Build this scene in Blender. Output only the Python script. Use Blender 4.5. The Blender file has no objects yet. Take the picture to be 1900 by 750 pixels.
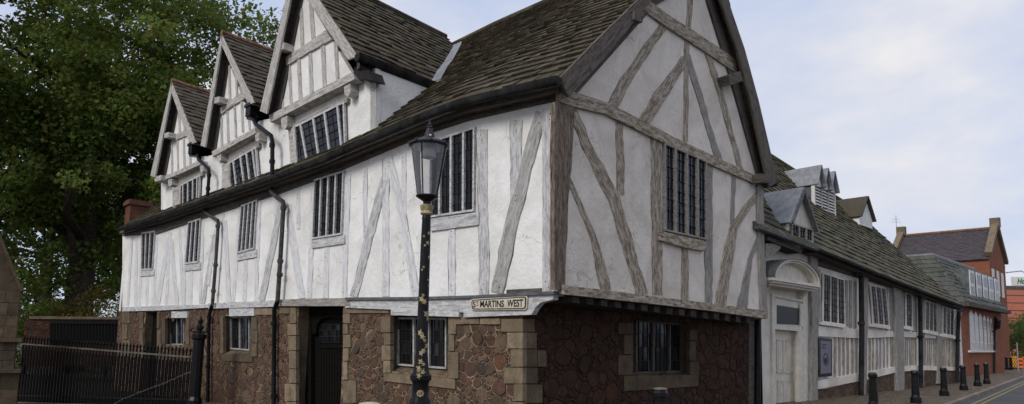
import bpy, math, random
from mathutils import Vector, Matrix
import numpy as np
random.seed(11)
rnd = random.random
def ru(a, b): return a + (b - a) * rnd()
scene = bpy.context.scene
col = scene.collection
R = math.radians

# ------------------------------------------------------------------ camera
F, CX, CY, W, H = 1180.0, 950.0, 501.0, 1900.0, 750.0
PITCH, ROLL, EYE = R(6.0), R(1.2), 1.75
CM = Matrix.Rotation(R(90) + PITCH, 3, 'X') @ Matrix.Rotation(ROLL, 3, 'Z')
CAM = Vector((0, 0, EYE))
cd = bpy.data.cameras.new('camera'); cam = bpy.data.objects.new('camera', cd); col.objects.link(cam)
cam.matrix_world = Matrix.Translation(CAM) @ CM.to_4x4()
cd.sensor_width = 36; cd.lens = 36 * F / W
cd.shift_x = 0; cd.shift_y = (CY - H / 2) / W
cd.clip_start = 0.1; cd.clip_end = 3000
scene.camera = cam
def ray(px, py):
    return CM @ Vector(((px - CX) / F, -(py - CY) / F, -1.0))
def at_y(px, py, Y):            # point seen at a pixel, at a given distance ahead
    d = ray(px, py); return CAM + d * (Y / d.y)
def proj(p):
    q = CM.transposed() @ (Vector(p) - CAM)
    return CX + F * q.x / -q.z, CY - F * q.y / -q.z

class Face:
    def __init__(s, a, b=None, d=None):
        s.O = Vector((a[0], a[1], 0))
        if d is None: d = (b[0] - a[0], b[1] - a[1])
        s.d = Vector((d[0], d[1], 0)).normalized()
        n = Vector((s.d.y, -s.d.x, 0))
        if n.dot(CAM - s.O) < 0: n = -n
        s.n = n
    def at(s, px, py, off=0.0):
        r = ray(px, py); t = ((s.O + s.n * off - CAM).dot(s.n)) / r.dot(s.n)
        return CAM + r * t
    def uv(s, p): return ((p - s.O).dot(s.d), p.z)
    def pt(s, u, z, off=0.0):
        q = s.O + s.d * u + s.n * off; return Vector((q.x, q.y, z))
    def u(s, px, py=600, off=0.0): return s.uv(s.at(px, py, off))[0]

C0 = (0.80, 10.50)
L = Face(C0, d=(-0.719, 0.695))                    # long front to the left
G = Face(C0, d=(0.669, 0.743))                     # gable end
G0 = Face((0.19, 11.09), (6.95, 17.90))            # stone wall under the gable jetty
Hf = Face((7.0, 17.85), (21.6, 31.0))              # hall front along the street
dP = Vector((0.69, 0.72, 0)).normalized()          # into the building from the long front

# ------------------------------------------------------------------ mesh accumulator
class MB:
    def __init__(s): s.v = []; s.f = []; s.uv = []; s.m = []
    def face(s, pts, uvs=None, m=0):
        i = len(s.v); s.v += [tuple(p) for p in pts]; s.f.append(list(range(i, i + len(pts))))
        if uvs is None:
            a = Vector(pts[0]); n = (Vector(pts[1]) - a).cross(Vector(pts[-1]) - a)
            if abs(n.z) > 0.8 * n.length: uvs = [(p[0], p[1]) for p in pts]
            elif n.length > 0:
                h = Vector((-n.y, n.x, 0)).normalized(); uvs = [(Vector(p).dot(h), p[2]) for p in pts]
            else: uvs = [(0, 0)] * len(pts)
        s.uv.append(uvs); s.m.append(m)
    def shared(s, verts, faces, m=0, uvs=None):     # one connected island
        i = len(s.v); s.v += [tuple(p) for p in verts]
        for k, f in enumerate(faces):
            s.f.append([i + j for j in f]); s.m.append(m)
            if uvs: s.uv.append([uvs[j] for j in f])
            else:
                P = [Vector(verts[j]) for j in f]; n = (P[1] - P[0]).cross(P[-1] - P[0])
                if abs(n.z) > 0.8 * n.length: s.uv.append([(p.x, p.y) for p in P])
                elif n.length > 0:
                    h = Vector((-n.y, n.x, 0)).normalized(); s.uv.append([(p.dot(h), p.z) for p in P])
                else: s.uv.append([(0, 0)] * len(P))
    def prism(s, front, back, m=0):
        n = len(front); V = list(front) + list(back)
        s.shared(V, [list(range(n)), list(range(2 * n - 1, n - 1, -1))] +
                 [[i, i + n, (i + 1) % n + n, (i + 1) % n] for i in range(n)], m)
    def box(s, c, sx, sy, sz, rz=0, m=0, tx=1, ty=1):
        ca, sa = math.cos(rz), math.sin(rz); V = []
        for z, kx, ky in ((-1, 1, 1), (1, tx, ty)):
            for a, b in ((-1, -1), (1, -1), (1, 1), (-1, 1)):
                x, y = a * sx / 2 * kx, b * sy / 2 * ky
                V.append((c[0] + x * ca - y * sa, c[1] + x * sa + y * ca, c[2] + z * sz / 2))
        s.shared(V, [(0, 3, 2, 1), (4, 5, 6, 7), (0, 1, 5, 4), (1, 2, 6, 5), (2, 3, 7, 6), (3, 0, 4, 7)], m)
    def bar(s, a, b, w, t, up=Vector((0, 0, 1)), m=0):   # square bar a->b, w across, t along up
        a, b = Vector(a), Vector(b); d = (b - a).normalized(); x = d.cross(up).normalized(); y = x.cross(d).normalized()
        A = [a + x * w / 2 * i + y * t / 2 * j for i, j in ((-1, -1), (1, -1), (1, 1), (-1, 1))]
        B = [p + (b - a) for p in A]; Ln = (b - a).length
        s.shared(A + B, [(0, 1, 2, 3), (7, 6, 5, 4), (0, 4, 5, 1), (1, 5, 6, 2), (2, 6, 7, 3), (3, 7, 4, 0)], m,
                 [(0, 0), (0, w), (0, w + t), (0, 2 * w + t), (Ln, 0), (Ln, w), (Ln, w + t), (Ln, 2 * w + t)])
    def tube(s, pts, rad, seg=10, m=0, cap=True):
        pts = [Vector(p) for p in pts]; n = len(pts)
        if not hasattr(rad, '__len__'): rad = [rad] * n
        V = []; U = []; ln = 0; x = None
        for i, p in enumerate(pts):
            d = (pts[min(i + 1, n - 1)] - pts[max(i - 1, 0)]).normalized()
            if x is None: x = d.orthogonal().normalized()
            x = (x - d * x.dot(d)).normalized(); y = d.cross(x)
            if i: ln += (p - pts[i - 1]).length
            for k in range(seg):
                a = 2 * math.pi * k / seg; V.append(p + (x * math.cos(a) + y * math.sin(a)) * rad[i]); U.append((ln, k / seg * 0.6))
        Fs = [(i * seg + k, i * seg + (k + 1) % seg, (i + 1) * seg + (k + 1) % seg, (i + 1) * seg + k) for i in range(n - 1) for k in range(seg)]
        if cap: Fs += [list(range(seg))[::-1], [(n - 1) * seg + k for k in range(seg)]]
        s.shared(V, Fs, m, U)
    def lathe(s, c, prof, seg=20, m=0, rot0=0):      # prof: (radius, z)
        V = []; U = []
        for r, z in prof:
            for k in range(seg):
                a = 2 * math.pi * k / seg + rot0; V.append((c[0] + r * math.cos(a), c[1] + r * math.sin(a), c[2] + z)); U.append((k / seg, z))
        n = len(prof)
        Fs = [(i * seg + k, i * seg + (k + 1) % seg, (i + 1) * seg + (k + 1) % seg, (i + 1) * seg + k) for i in range(n - 1) for k in range(seg)]
        Fs += [list(range(seg))[::-1], [(n - 1) * seg + k for k in range(seg)]]
        s.shared(V, Fs, m, U)
    def build(s, name, mat, parent=None, smooth=False, local=False):
        me = bpy.data.meshes.new(name); base = BASE.get(parent.name, Vector((0, 0, 0))) if (parent and not local) else Vector((0, 0, 0))
        V = np.array(s.v, dtype=float).reshape(-1, 3) - np.array(base)
        me.from_pydata(V.tolist(), [], s.f)
        uvl = me.uv_layers.new(name='UVMap'); flat = [c for f in s.uv for p in f for c in (p[0], p[1])]
        uvl.data.foreach_set('uv', flat)
        mats = mat if isinstance(mat, (list, tuple)) else [mat]
        for mm in mats: me.materials.append(mm)
        me.polygons.foreach_set('material_index', s.m)
        if smooth is True: me.polygons.foreach_set('use_smooth', [True] * len(s.f))
        me.update()
        if smooth == 'auto':
            me.polygons.foreach_set('use_smooth', [True] * len(s.f)); me.set_sharp_from_angle(angle=R(35))
        o = bpy.data.objects.new(name, me); col.objects.link(o)
        if parent: o.parent = parent; BASE[o.name] = base
        return o
BASE = {}
def tag(o, label=None, cat=None, group=None, kind=None):
    if label: o['label'] = label
    if cat: o['category'] = cat
    if group: o['group'] = group
    if kind: o['kind'] = kind
    return o
def thing(name, loc, label, cat, group=None):
    o = bpy.data.objects.new(name, None); col.objects.link(o); o.location = loc; o.empty_display_size = 0.3
    BASE[o.name] = Vector(loc); return tag(o, label, cat, group)
def copy_tree(o, parent=None):
    c = o.copy(); col.objects.link(c)
    if parent: c.parent = parent
    for ch in list(o.children): copy_tree(ch, c)
    return c

# ------------------------------------------------------------------ materials
def newmat(name):
    m = bpy.data.materials.new(name); m.use_nodes = True; nt = m.node_tree
    nt.nodes['Principled BSDF'].inputs['Specular IOR Level'].default_value = .12
    return m, nt, nt.nodes['Principled BSDF']
def N(nt, t, **k):
    n = nt.nodes.new(t)
    for a, b in k.items():
        if a.startswith('i_'):
            key = a[2:]; key = int(key) if key.isdigit() else key.replace('_', ' ')
            n.inputs[key].default_value = b
        else: setattr(n, a, b)
    return n
def ramp(nt, src, stops, interp='LINEAR'):
    n = nt.nodes.new('ShaderNodeValToRGB'); n.color_ramp.interpolation = interp; e = n.color_ramp.elements
    while len(e) < len(stops): e.new(0.5)
    for i, (p, c) in enumerate(stops):
        e[i].position = p; e[i].color = (c[0], c[1], c[2], 1) if hasattr(c, '__len__') else (c, c, c, 1)
    nt.links.new(src, n.inputs[0]); return n.outputs[0]
def mix(nt, fac, a, b, mode='MIX'):
    n = nt.nodes.new('ShaderNodeMix'); n.data_type = 'RGBA'; n.blend_type = mode
    for s, v in ((0, fac), (6, a), (7, b)):
        if hasattr(v, 'is_linked') or hasattr(v, 'links'): nt.links.new(v, n.inputs[s])
        elif s == 0: n.inputs[0].default_value = v
        else: n.inputs[s].default_value = (v[0], v[1], v[2], 1)
    return n.outputs[2]
def mapped(nt, kind='UV', scale=(1, 1, 1), loc=(0, 0, 0)):
    tc = nt.nodes.new('ShaderNodeTexCoord'); mp = nt.nodes.new('ShaderNodeMapping')
    mp.inputs['Scale'].default_value = scale; mp.inputs['Location'].default_value = loc
    nt.links.new(tc.outputs[kind], mp.inputs['Vector']); return mp.outputs[0]
def noise(nt, vec, scale, detail=5, rough=0.6, dist=0.0):
    n = N(nt, 'ShaderNodeTexNoise'); n.inputs['Scale'].default_value = scale; n.inputs['Detail'].default_value = detail
    n.inputs['Roughness'].default_value = rough; n.inputs['Distortion'].default_value = dist
    nt.links.new(vec, n.inputs['Vector']); return n.outputs['Fac']
def bump(nt, bsdf, h, strength, dist=0.02):
    b = nt.nodes.new('ShaderNodeBump'); b.inputs['Strength'].default_value = strength; b.inputs['Distance'].default_value = dist
    nt.links.new(h, b.inputs['Height']); nt.links.new(b.outputs[0], bsdf.inputs['Normal'])
def math_(nt, op, a, b=None):
    n = nt.nodes.new('ShaderNodeMath'); n.operation = op
    for i, v in enumerate((a, b)):
        if v is None: continue
        if hasattr(v, 'links'): nt.links.new(v, n.inputs[i])
        else: n.inputs[i].default_value = v
    return n.outputs[0]

def plaster(name, base, dirt, streak=0.5):
    m, nt, b = newmat(name); P = mapped(nt, 'Object')
    big = noise(nt, P, 0.9, 6, 0.65, 0.6); fine = noise(nt, P, 9, 8, 0.7)
    st = noise(nt, mapped(nt, 'Object', (2.6, 2.6, 0.5)), 1.0, 6, 0.7)
    c = mix(nt, ramp(nt, big, [(0.36, 0.75), (0.62, 0.0)]), base, dirt)
    c = mix(nt, ramp(nt, st, [(0.55, 0.0), (0.8, streak)]), c, [x * 0.86 for x in dirt])
    c = mix(nt, ramp(nt, fine, [(0.55, 0.0), (0.8, 0.3)]), c, dirt)
    vc = N(nt, 'ShaderNodeTexVoronoi', feature='DISTANCE_TO_EDGE'); vc.inputs['Scale'].default_value = 1.3
    av = N(nt, 'ShaderNodeVectorMath', operation='MULTIPLY_ADD'); nz = N(nt, 'ShaderNodeTexNoise'); nz.inputs['Scale'].default_value = 3; nz.inputs['Detail'].default_value = 6; nt.links.new(P, nz.inputs['Vector'])
    nt.links.new(nz.outputs['Color'], av.inputs[0]); av.inputs[1].default_value = (.5, .5, .5); nt.links.new(P, av.inputs[2]); nt.links.new(av.outputs[0], vc.inputs['Vector'])
    ck = math_(nt, 'MULTIPLY', ramp(nt, vc.outputs[0], [(0.0, .7), (0.012, 0.0)]), ramp(nt, noise(nt, P, .8, 3, .5), [(.5, 0.0), (.6, 1.0)]))
    c = mix(nt, ck, c, [x * 0.45 for x in dirt])
    spot = noise(nt, P, 26, 3, 0.5); c = mix(nt, ramp(nt, spot, [(0.72, 0.0), (0.78, 0.35)]), c, [x * 0.5 for x in dirt])
    nt.links.new(c, b.inputs['Base Color']); b.inputs['Roughness'].default_value = 0.9
    h = math_(nt, 'ADD', noise(nt, P, 2.2, 4, 0.5), math_(nt, 'MULTIPLY', noise(nt, P, 14, 6, 0.6), 0.35))
    bump(nt, b, h, 0.8, 0.05); return m
def timber_mat(name, light, mid, dark, wash=None, washamt=0.5, crack=0.5):
    m, nt, b = newmat(name)
    oi = nt.nodes.new('ShaderNodeObjectInfo')
    tc = nt.nodes.new('ShaderNodeTexCoord'); ad = nt.nodes.new('ShaderNodeVectorMath'); ad.operation = 'ADD'
    cmb = nt.nodes.new('ShaderNodeCombineXYZ')
    nt.links.new(math_(nt, 'MULTIPLY', oi.outputs['Random'], 37.0), cmb.inputs[0]); nt.links.new(math_(nt, 'MULTIPLY', oi.outputs['Random'], 91.0), cmb.inputs[1])
    nt.links.new(tc.outputs['UV'], ad.inputs[0]); nt.links.new(cmb.outputs[0], ad.inputs[1])
    def mp(s):
        q = nt.nodes.new('ShaderNodeMapping'); q.inputs['Scale'].default_value = s; nt.links.new(ad.outputs[0], q.inputs['Vector']); return q.outputs[0]
    grain = noise(nt, mp((1.8, 22, 1)), 1.0, 8, 0.75, 0.6); patch = noise(nt, mp((1.8, 7, 1)), 1.0, 8, 0.8)
    c = ramp(nt, grain, [(0.3, dark), (0.48, mid), (0.68, light)])
    c = mix(nt, ramp(nt, patch, [(0.45, 0.0), (0.62, 0.6)]), c, [(x + y) / 2 for x, y in zip(mid, dark)])
    if wash: c = mix(nt, ramp(nt, noise(nt, mp((2.4, 8, 1)), 1.5, 9, 0.8, 0.3), [(0.44, 0.0), (0.56, washamt)]), c, wash)
    mot = noise(nt, mp((7, 15, 1)), 1.0, 7, 0.75); c = mix(nt, ramp(nt, mot, [(0.30, crack * .8), (0.46, 0.0)]), c, [x * 0.6 for x in dark])
    cr = noise(nt, mp((0.9, 16, 1)), 1.6, 4, 0.75, 0.6)
    c = mix(nt, ramp(nt, cr, [(0.3, crack), (0.37, 0.0)]), c, [x * 0.25 for x in dark])
    worm = noise(nt, mp((22, 40, 1)), 1.0, 2, 0.5); c = mix(nt, ramp(nt, worm, [(0.70, 0.0), (0.76, crack)]), c, [x * 0.3 for x in dark])
    nt.links.new(c, b.inputs['Base Color']); b.inputs['Roughness'].default_value = 0.9
    bump(nt, b, math_(nt, 'ADD', grain, ramp(nt, cr, [(0.28, 0.0), (0.42, 1.0)])), 0.8, 0.02); return m
def slate_mat(name, cols, moss, mossamt=0.55):
    m, nt, b = newmat(name); g = nt.nodes.new('ShaderNodeNewGeometry')
    P = mapped(nt, 'Object')
    c = ramp(nt, g.outputs['Random Per Island'], [(i / (len(cols) - 1), x) for i, x in enumerate(cols)])
    fn = noise(nt, P, 7, 8, 0.7)
    c = mix(nt, ramp(nt, fn, [(0.35, 0.0), (0.7, 0.55)]), c, [x * 0.45 for x in cols[0]])
    c = mix(nt, ramp(nt, noise(nt, P, 1.1, 8, 0.75), [(0.45, 0.0), (0.66, mossamt)]), c, moss)
    c = mix(nt, ramp(nt, noise(nt, P, 17, 4, 0.6), [(0.62, 0.0), (0.72, 0.35)]), c, (0.23, 0.225, 0.19))
    nt.links.new(c, b.inputs['Base Color']); b.inputs['Roughness'].default_value = 0.78
    bump(nt, b, noise(nt, P, 22, 6, 0.7), 0.6, 0.012); return m
def rubble(name, scale, stones, mortar, edge=0.055, seed=0):
    m, nt, b = newmat(name)
    uv = mapped(nt, 'UV', (1, 1.12, 1), (seed, seed * 2, 0)); dn = N(nt, 'ShaderNodeTexNoise'); dn.inputs['Scale'].default_value = 2.6; dn.inputs['Detail'].default_value = 4
    nt.links.new(uv, dn.inputs['Vector'])
    ad = N(nt, 'ShaderNodeVectorMath', operation='MULTIPLY_ADD'); nt.links.new(dn.outputs['Color'], ad.inputs[0]); ad.inputs[1].default_value = (0.34, 0.34, 0); nt.links.new(uv, ad.inputs[2])
    def vor(sc):
        v1 = N(nt, 'ShaderNodeTexVoronoi', voronoi_dimensions='2D', feature='F1'); v2 = N(nt, 'ShaderNodeTexVoronoi', voronoi_dimensions='2D', feature='DISTANCE_TO_EDGE')
        for v in (v1, v2): v.inputs['Scale'].default_value = sc; nt.links.new(ad.outputs[0], v.inputs['Vector']); v.inputs['Randomness'].default_value = 1.0
        sp = nt.nodes.new('ShaderNodeSeparateColor'); nt.links.new(v1.outputs['Color'], sp.inputs[0])
        cut = math_(nt, 'MULTIPLY', math_(nt, 'MAXIMUM', math_(nt, 'SUBTRACT', v1.outputs['Distance'], .38), 0.0), .16)
        return sp.outputs, v2.outputs[0], cut
    sA, eA, kA = vor(scale); sB, eB, kB = vor(scale * 2.1)
    pick = math_(nt, 'GREATER_THAN', sA[1], .52)
    selr = math_(nt, 'ADD', math_(nt, 'MULTIPLY', sA[0], math_(nt, 'SUBTRACT', 1.0, pick)), math_(nt, 'MULTIPLY', sB[0], pick))
    eA2 = math_(nt, 'SUBTRACT', eA, kA); eB2 = math_(nt, 'MULTIPLY', math_(nt, 'SUBTRACT', eB, kB), .8)
    eBp = math_(nt, 'ADD', eB2, math_(nt, 'MULTIPLY', math_(nt, 'SUBTRACT', 1.0, pick), 9.0)); eM = math_(nt, 'MINIMUM', eA2, eBp)
    c = ramp(nt, selr, [(i / (len(stones) - 1), x) for i, x in enumerate(stones)], 'CONSTANT')
    c = mix(nt, ramp(nt, noise(nt, uv, 11, 7, 0.7), [(0.35, 0.65), (0.62, 0.0)]), c, [x * 0.4 for x in stones[0]])
    c = mix(nt, ramp(nt, noise(nt, uv, 32, 4, 0.7), [(0.6, 0.0), (0.75, 0.4)]), c, (0.3, 0.24, 0.19))
    ed = math_(nt, 'ADD', eM, math_(nt, 'MULTIPLY', math_(nt, 'SUBTRACT', noise(nt, uv, 13, 4, 0.6), 0.5), 0.07))
    mo = mix(nt, ramp(nt, noise(nt, uv, 1.7, 5, 0.7), [(0.4, 0.0), (0.6, 1.0)]), mortar, [x * 0.45 for x in mortar])
    c = mix(nt, ramp(nt, ed, [(edge * 0.5, 1.0), (edge, 0.0)]), c, mo)
    nt.links.new(c, b.inputs['Base Color']); b.inputs['Roughness'].default_value = 0.9
    h = math_(nt, 'ADD', ramp(nt, ed, [(0.0, 0.0), (0.05, 0.6), (0.3, 1.0)]), math_(nt, 'MULTIPLY', noise(nt, uv, 14, 6, 0.7), 0.5))
    bump(nt, b, h, 0.8, 0.028); return m
def stone_mat(name, a, c2, dark):
    m, nt, b = newmat(name); g = nt.nodes.new('ShaderNodeNewGeometry'); oi = nt.nodes.new('ShaderNodeObjectInfo'); P = mapped(nt, 'Object')
    c = ramp(nt, math_(nt, 'FRACT', math_(nt, 'ADD', g.outputs['Random Per Island'], oi.outputs['Random'])), [(0.0, a), (0.5, [(x + y) / 2 for x, y in zip(a, c2)]), (1.0, c2)])
    c = mix(nt, ramp(nt, noise(nt, P, 3.5, 8, 0.7), [(0.4, 0.0), (0.68, 0.75)]), c, dark)
    c = mix(nt, ramp(nt, noise(nt, P, 22, 6, 0.7), [(0.5, 0.0), (0.75, 0.4)]), c, dark)
    nt.links.new(c, b.inputs['Base Color']); b.inputs['Roughness'].default_value = 0.92
    bump(nt, b, noise(nt, P, 18, 7, 0.7), 0.7, 0.02); return m
def simple(name, c, rough=0.6, metal=0.0, var=0.3, nscale=6, bstr=0.25, spec=None):
    m, nt, b = newmat(name); P = mapped(nt, 'Object')
    k = ramp(nt, noise(nt, P, nscale, 7, 0.7), [(0.35, [x * (1 - var) for x in c]), (0.65, [min(1, x * (1 + var)) for x in c])])
    nt.links.new(k, b.inputs['Base Color']); b.inputs['Roughness'].default_value = rough; b.inputs['Metallic'].default_value = metal
    if spec is not None: b.inputs['Specular IOR Level'].default_value = spec
    bump(nt, b, noise(nt, P, nscale * 4, 5, 0.6), bstr, 0.01); return m
def brick_mat(name, c1, c2, mortar, scale=1.0):
    m, nt, b = newmat(name); uv = mapped(nt, 'UV')
    t = N(nt, 'ShaderNodeTexBrick'); nt.links.new(uv, t.inputs['Vector'])
    for k, v in (('Color1', c1), ('Color2', c2), ('Mortar', mortar)): t.inputs[k].default_value = (*v, 1)
    t.inputs['Scale'].default_value = scale; t.inputs['Brick Width'].default_value = 0.225; t.inputs['Row Height'].default_value = 0.075; t.inputs['Mortar Size'].default_value = 0.008
    c = mix(nt, ramp(nt, noise(nt, uv, 1.4, 7, 0.7), [(0.4, 0.0), (0.7, 0.6)]), t.outputs['Color'], [x * 0.5 for x in c1])
    nt.links.new(c, b.inputs['Base Color']); b.inputs['Roughness'].default_value = 0.9
    bump(nt, b, t.outputs['Fac'], -0.4, 0.01); return m
def glass_dark(name, c, rough=0.12):
    m, nt, b = newmat(name); g = nt.nodes.new('ShaderNodeNewGeometry')
    b.inputs['Specular IOR Level'].default_value = .16
    k = ramp(nt, g.outputs['Random Per Island'], [(0.0, c), (0.7, [x * 1.6 for x in c]), (1.0, [x * 3 for x in c])])
    nt.links.new(k, b.inputs['Base Color']); b.inputs['Roughness'].default_value = rough
    bump(nt, b, noise(nt, mapped(nt, 'Object'), 16, 3, 0.5), 0.1, 0.01); return m

M = {}
def rubble_stone_mat(name, cols):
    m, nt, b = newmat(name); g = nt.nodes.new('ShaderNodeNewGeometry'); P = mapped(nt, 'Object')
    c = ramp(nt, g.outputs['Random Per Island'], [(i / (len(cols) - 1), x) for i, x in enumerate(cols)])
    c = mix(nt, ramp(nt, noise(nt, P, 9, 8, 0.75), [(0.36, 0.6), (0.6, 0.0)]), c, [x * 0.45 for x in cols[0]])
    c = mix(nt, ramp(nt, noise(nt, P, 5, 6, 0.7), [(0.5, 0.0), (0.72, 0.45)]), c, [x * 1.15 for x in cols[3]])
    c = mix(nt, ramp(nt, noise(nt, P, 30, 5, 0.7), [(0.58, 0.0), (0.74, 0.35)]), c, (0.17, 0.13, 0.10))
    nt.links.new(c, b.inputs['Base Color']); b.inputs['Roughness'].default_value = 0.9
    bump(nt, b, noise(nt, P, 20, 7, 0.7), 0.8, 0.015); return m
def rubble_stones(mb, fc, u0, u1, z0, z1f, off, opens, rmin, rmax, m=1, seed=5, hmax=.026):
    rg = random.Random(seed); SZ = 1.25; cell = rmax * 2; grid = {}; seeds = []
    def near(x, y, k=1):
        a, b = int(x // cell), int(y // cell)
        for i in range(a - k, a + k + 1):
            for j in range(b - k, b + k + 1):
                yield from grid.get((i, j), ())
    area = (u1 - u0) * 3.6 * SZ
    for big, dens in ((rmax, .28), (rmax * .72, .5), (rmin * 1.6, 1.0), (rmin, 2.0)):
        for _ in range(int(area / (big * big) * dens)):
            x, y, r = rg.uniform(u0 - .1, u1 + .1), rg.uniform(z0 - .1, 2.8) * SZ, big * rg.uniform(.85, 1.15)
            if all((x - q[0]) ** 2 + (y - q[1]) ** 2 > (.70 * (r + q[2])) ** 2 for q in near(x, y)):
                q = (x, y, r); grid.setdefault((int(x // cell), int(y // cell)), []).append(q); seeds.append(q)
    def clip(P, nx, ny, d):
        out = []
        for i in range(len(P)):
            a, b = P[i], P[(i + 1) % len(P)]; da, db = a[0] * nx + a[1] * ny - d, b[0] * nx + b[1] * ny - d
            if da <= 0: out.append(a)
            if (da < 0 < db) or (db < 0 < da): t = da / (da - db); out.append((a[0] + (b[0] - a[0]) * t, a[1] + (b[1] - a[1]) * t))
        return out
    for q in seeds:
        x, y, r = q; uz = y / SZ; zt = z1f(x)
        if not (u0 < x < u1 and z0 < uz < zt) or any(o[0] < x < o[1] and o[2] < uz < o[3] for o in opens): continue
        w = rmax * 2.2; P = [(x - w, y - w), (x + w, y - w), (x + w, y + w), (x - w, y + w)]
        for n_ in near(x, y, 2):
            if n_ is q: continue
            dx, dy = n_[0] - x, n_[1] - y; D = math.hypot(dx, dy)
            if D > 4 * rmax or D < 1e-6: continue
            di = (D * D + r * r - n_[2] ** 2) / (2 * D); nx, ny = dx / D, dy / D; P = clip(P, nx, ny, x * nx + y * ny + di)
            if len(P) < 3: break
        if len(P) < 3: continue
        P = clip(P, 0, 1, zt * SZ); P = clip(P, 1, 0, u1); P = clip(P, -1, 0, -u0)
        for o in opens:
            if o[2] - .02 < uz < o[3] + .02:
                if x <= o[0]: P = clip(P, 1, 0, o[0])
                elif x >= o[1]: P = clip(P, -1, 0, -o[1])
            elif o[0] - .02 < x < o[1] + .02:
                if uz <= o[2]: P = clip(P, 0, 1, o[2] * SZ)
                elif uz >= o[3]: P = clip(P, 0, -1, -o[3] * SZ)
            if len(P) < 3: break
        if len(P) < 3: continue
        P = [(a, b / SZ) for a, b in P]; cx = sum(p[0] for p in P) / len(P); cy = sum(p[1] for p in P) / len(P)
        g = rg.uniform(.007, .014); Q = []
        for a, b in P:
            d = math.hypot(a - cx, b - cy)
            if d < .02: d = .02
            k = max(.3, 1 - g * .85 / d); Q.append((cx + (a - cx) * k + rg.gauss(0, .004), cy + (b - cy) * k + rg.gauss(0, .004)))
        for it in range(2):
            e = .13 if it == 0 else .25; Q = [p for i in range(len(Q)) for p in ((Q[i][0] * (1 - e) + Q[(i + 1) % len(Q)][0] * e, Q[i][1] * (1 - e) + Q[(i + 1) % len(Q)][1] * e), (Q[i][0] * e + Q[(i + 1) % len(Q)][0] * (1 - e), Q[i][1] * e + Q[(i + 1) % len(Q)][1] * (1 - e)))]
        n = len(Q); h = rg.uniform(.4, 1) * hmax; tx_, ty_ = rg.gauss(0, .06), rg.gauss(0, .06); V = []
        for k, hh in ((1, -.012), (.97, h * .55), (.86, h * .92), (.5, h * 1.05)):
            for a, b in Q:
                du, dz = (a - cx) * k, (b - cy) * k; V.append(fc.pt(cx + du, cy + dz, off + hh + (du * tx_ + dz * ty_ if hh > 0 else 0)))
        Fs = [(r_ * n + i, r_ * n + (i + 1) % n, (r_ + 1) * n + (i + 1) % n, (r_ + 1) * n + i) for r_ in range(3) for i in range(n)] + [tuple(3 * n + i for i in range(n))]
        mb.shared(V, Fs, m, [(0, 0)] * len(V))
M['plaster'] = plaster('lime_plaster', (0.76, 0.755, 0.735), (0.58, 0.565, 0.535), 0.45)
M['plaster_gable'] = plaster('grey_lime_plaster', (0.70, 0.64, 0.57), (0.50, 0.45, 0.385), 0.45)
M['plaster_hall'] = plaster('old_lime_plaster', (0.78, 0.735, 0.67), (0.50, 0.445, 0.375), 0.5)
M['oak_white'] = timber_mat('limewashed_oak', (0.50, 0.50, 0.50), (0.38, 0.38, 0.385), (0.2, 0.19, 0.185), (0.66, 0.66, 0.655), 0.65, 0.35)
M['oak_pale'] = timber_mat('faint_limewashed_oak', (0.62, 0.62, 0.63), (0.54, 0.545, 0.56), (0.40, 0.40, 0.41), (0.72, 0.72, 0.71), 0.7, 0.18)
M['oak_grey'] = timber_mat('grey_oak', (0.38, 0.355, 0.32), (0.25, 0.23, 0.205), (0.09, 0.078, 0.066), (0.48, 0.455, 0.42), 0.35, 0.8)
M['oak_front'] = timber_mat('silver_grey_oak', (0.42, 0.415, 0.40), (0.30, 0.295, 0.285), (0.14, 0.135, 0.13), (0.52, 0.515, 0.50), 0.5, 0.6)
M['oak_dormer'] = timber_mat('weathered_dormer_oak', (0.5, 0.48, 0.45), (0.33, 0.31, 0.285), (0.10, 0.088, 0.075), (0.62, 0.60, 0.575), 0.6, 0.8)
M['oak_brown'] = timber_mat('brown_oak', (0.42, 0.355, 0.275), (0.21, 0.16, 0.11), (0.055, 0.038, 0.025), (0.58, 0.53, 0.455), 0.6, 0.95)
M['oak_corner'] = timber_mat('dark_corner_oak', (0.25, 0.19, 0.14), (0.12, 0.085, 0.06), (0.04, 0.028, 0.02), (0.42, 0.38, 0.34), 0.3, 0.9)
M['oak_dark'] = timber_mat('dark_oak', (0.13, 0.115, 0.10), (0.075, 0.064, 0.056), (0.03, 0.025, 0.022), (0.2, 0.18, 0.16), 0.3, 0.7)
M['barge'] = timber_mat('bargeboard_oak', (0.17, 0.145, 0.125), (0.085, 0.07, 0.06), (0.035, 0.028, 0.024), (0.26, 0.23, 0.2), 0.35, 0.7)
M['slate'] = slate_mat('swithland_slate', [(0.032, 0.026, 0.020), (0.088, 0.072, 0.050), (0.046, 0.039, 0.030), (0.125, 0.104, 0.07), (0.064, 0.053, 0.038)], (0.082, 0.070, 0.030), .5)
M['slate_moss'] = slate_mat('mossy_slate', [(0.05, 0.047, 0.038), (0.10, 0.095, 0.066), (0.065, 0.062, 0.05), (0.15, 0.13, 0.088)], (0.115, 0.105, 0.045), 0.65)
M['slate_brown'] = slate_mat('dormer_slate', [(0.05, 0.041, 0.032), (0.11, 0.09, 0.068), (0.07, 0.059, 0.047), (0.14, 0.118, 0.09)], (0.085, 0.08, 0.05), 0.35)
M['slate_green'] = slate_mat('green_grey_slate', [(0.06, 0.065, 0.062), (0.11, 0.118, 0.108), (0.085, 0.09, 0.085), (0.14, 0.145, 0.13)], (0.08, 0.085, 0.045), 0.35)
M['slate_purple'] = slate_mat('purple_slate', [(0.075, 0.064, 0.07), (0.10, 0.088, 0.096), (0.085, 0.076, 0.082)], (0.09, 0.075, 0.072), 0.2)
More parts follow.
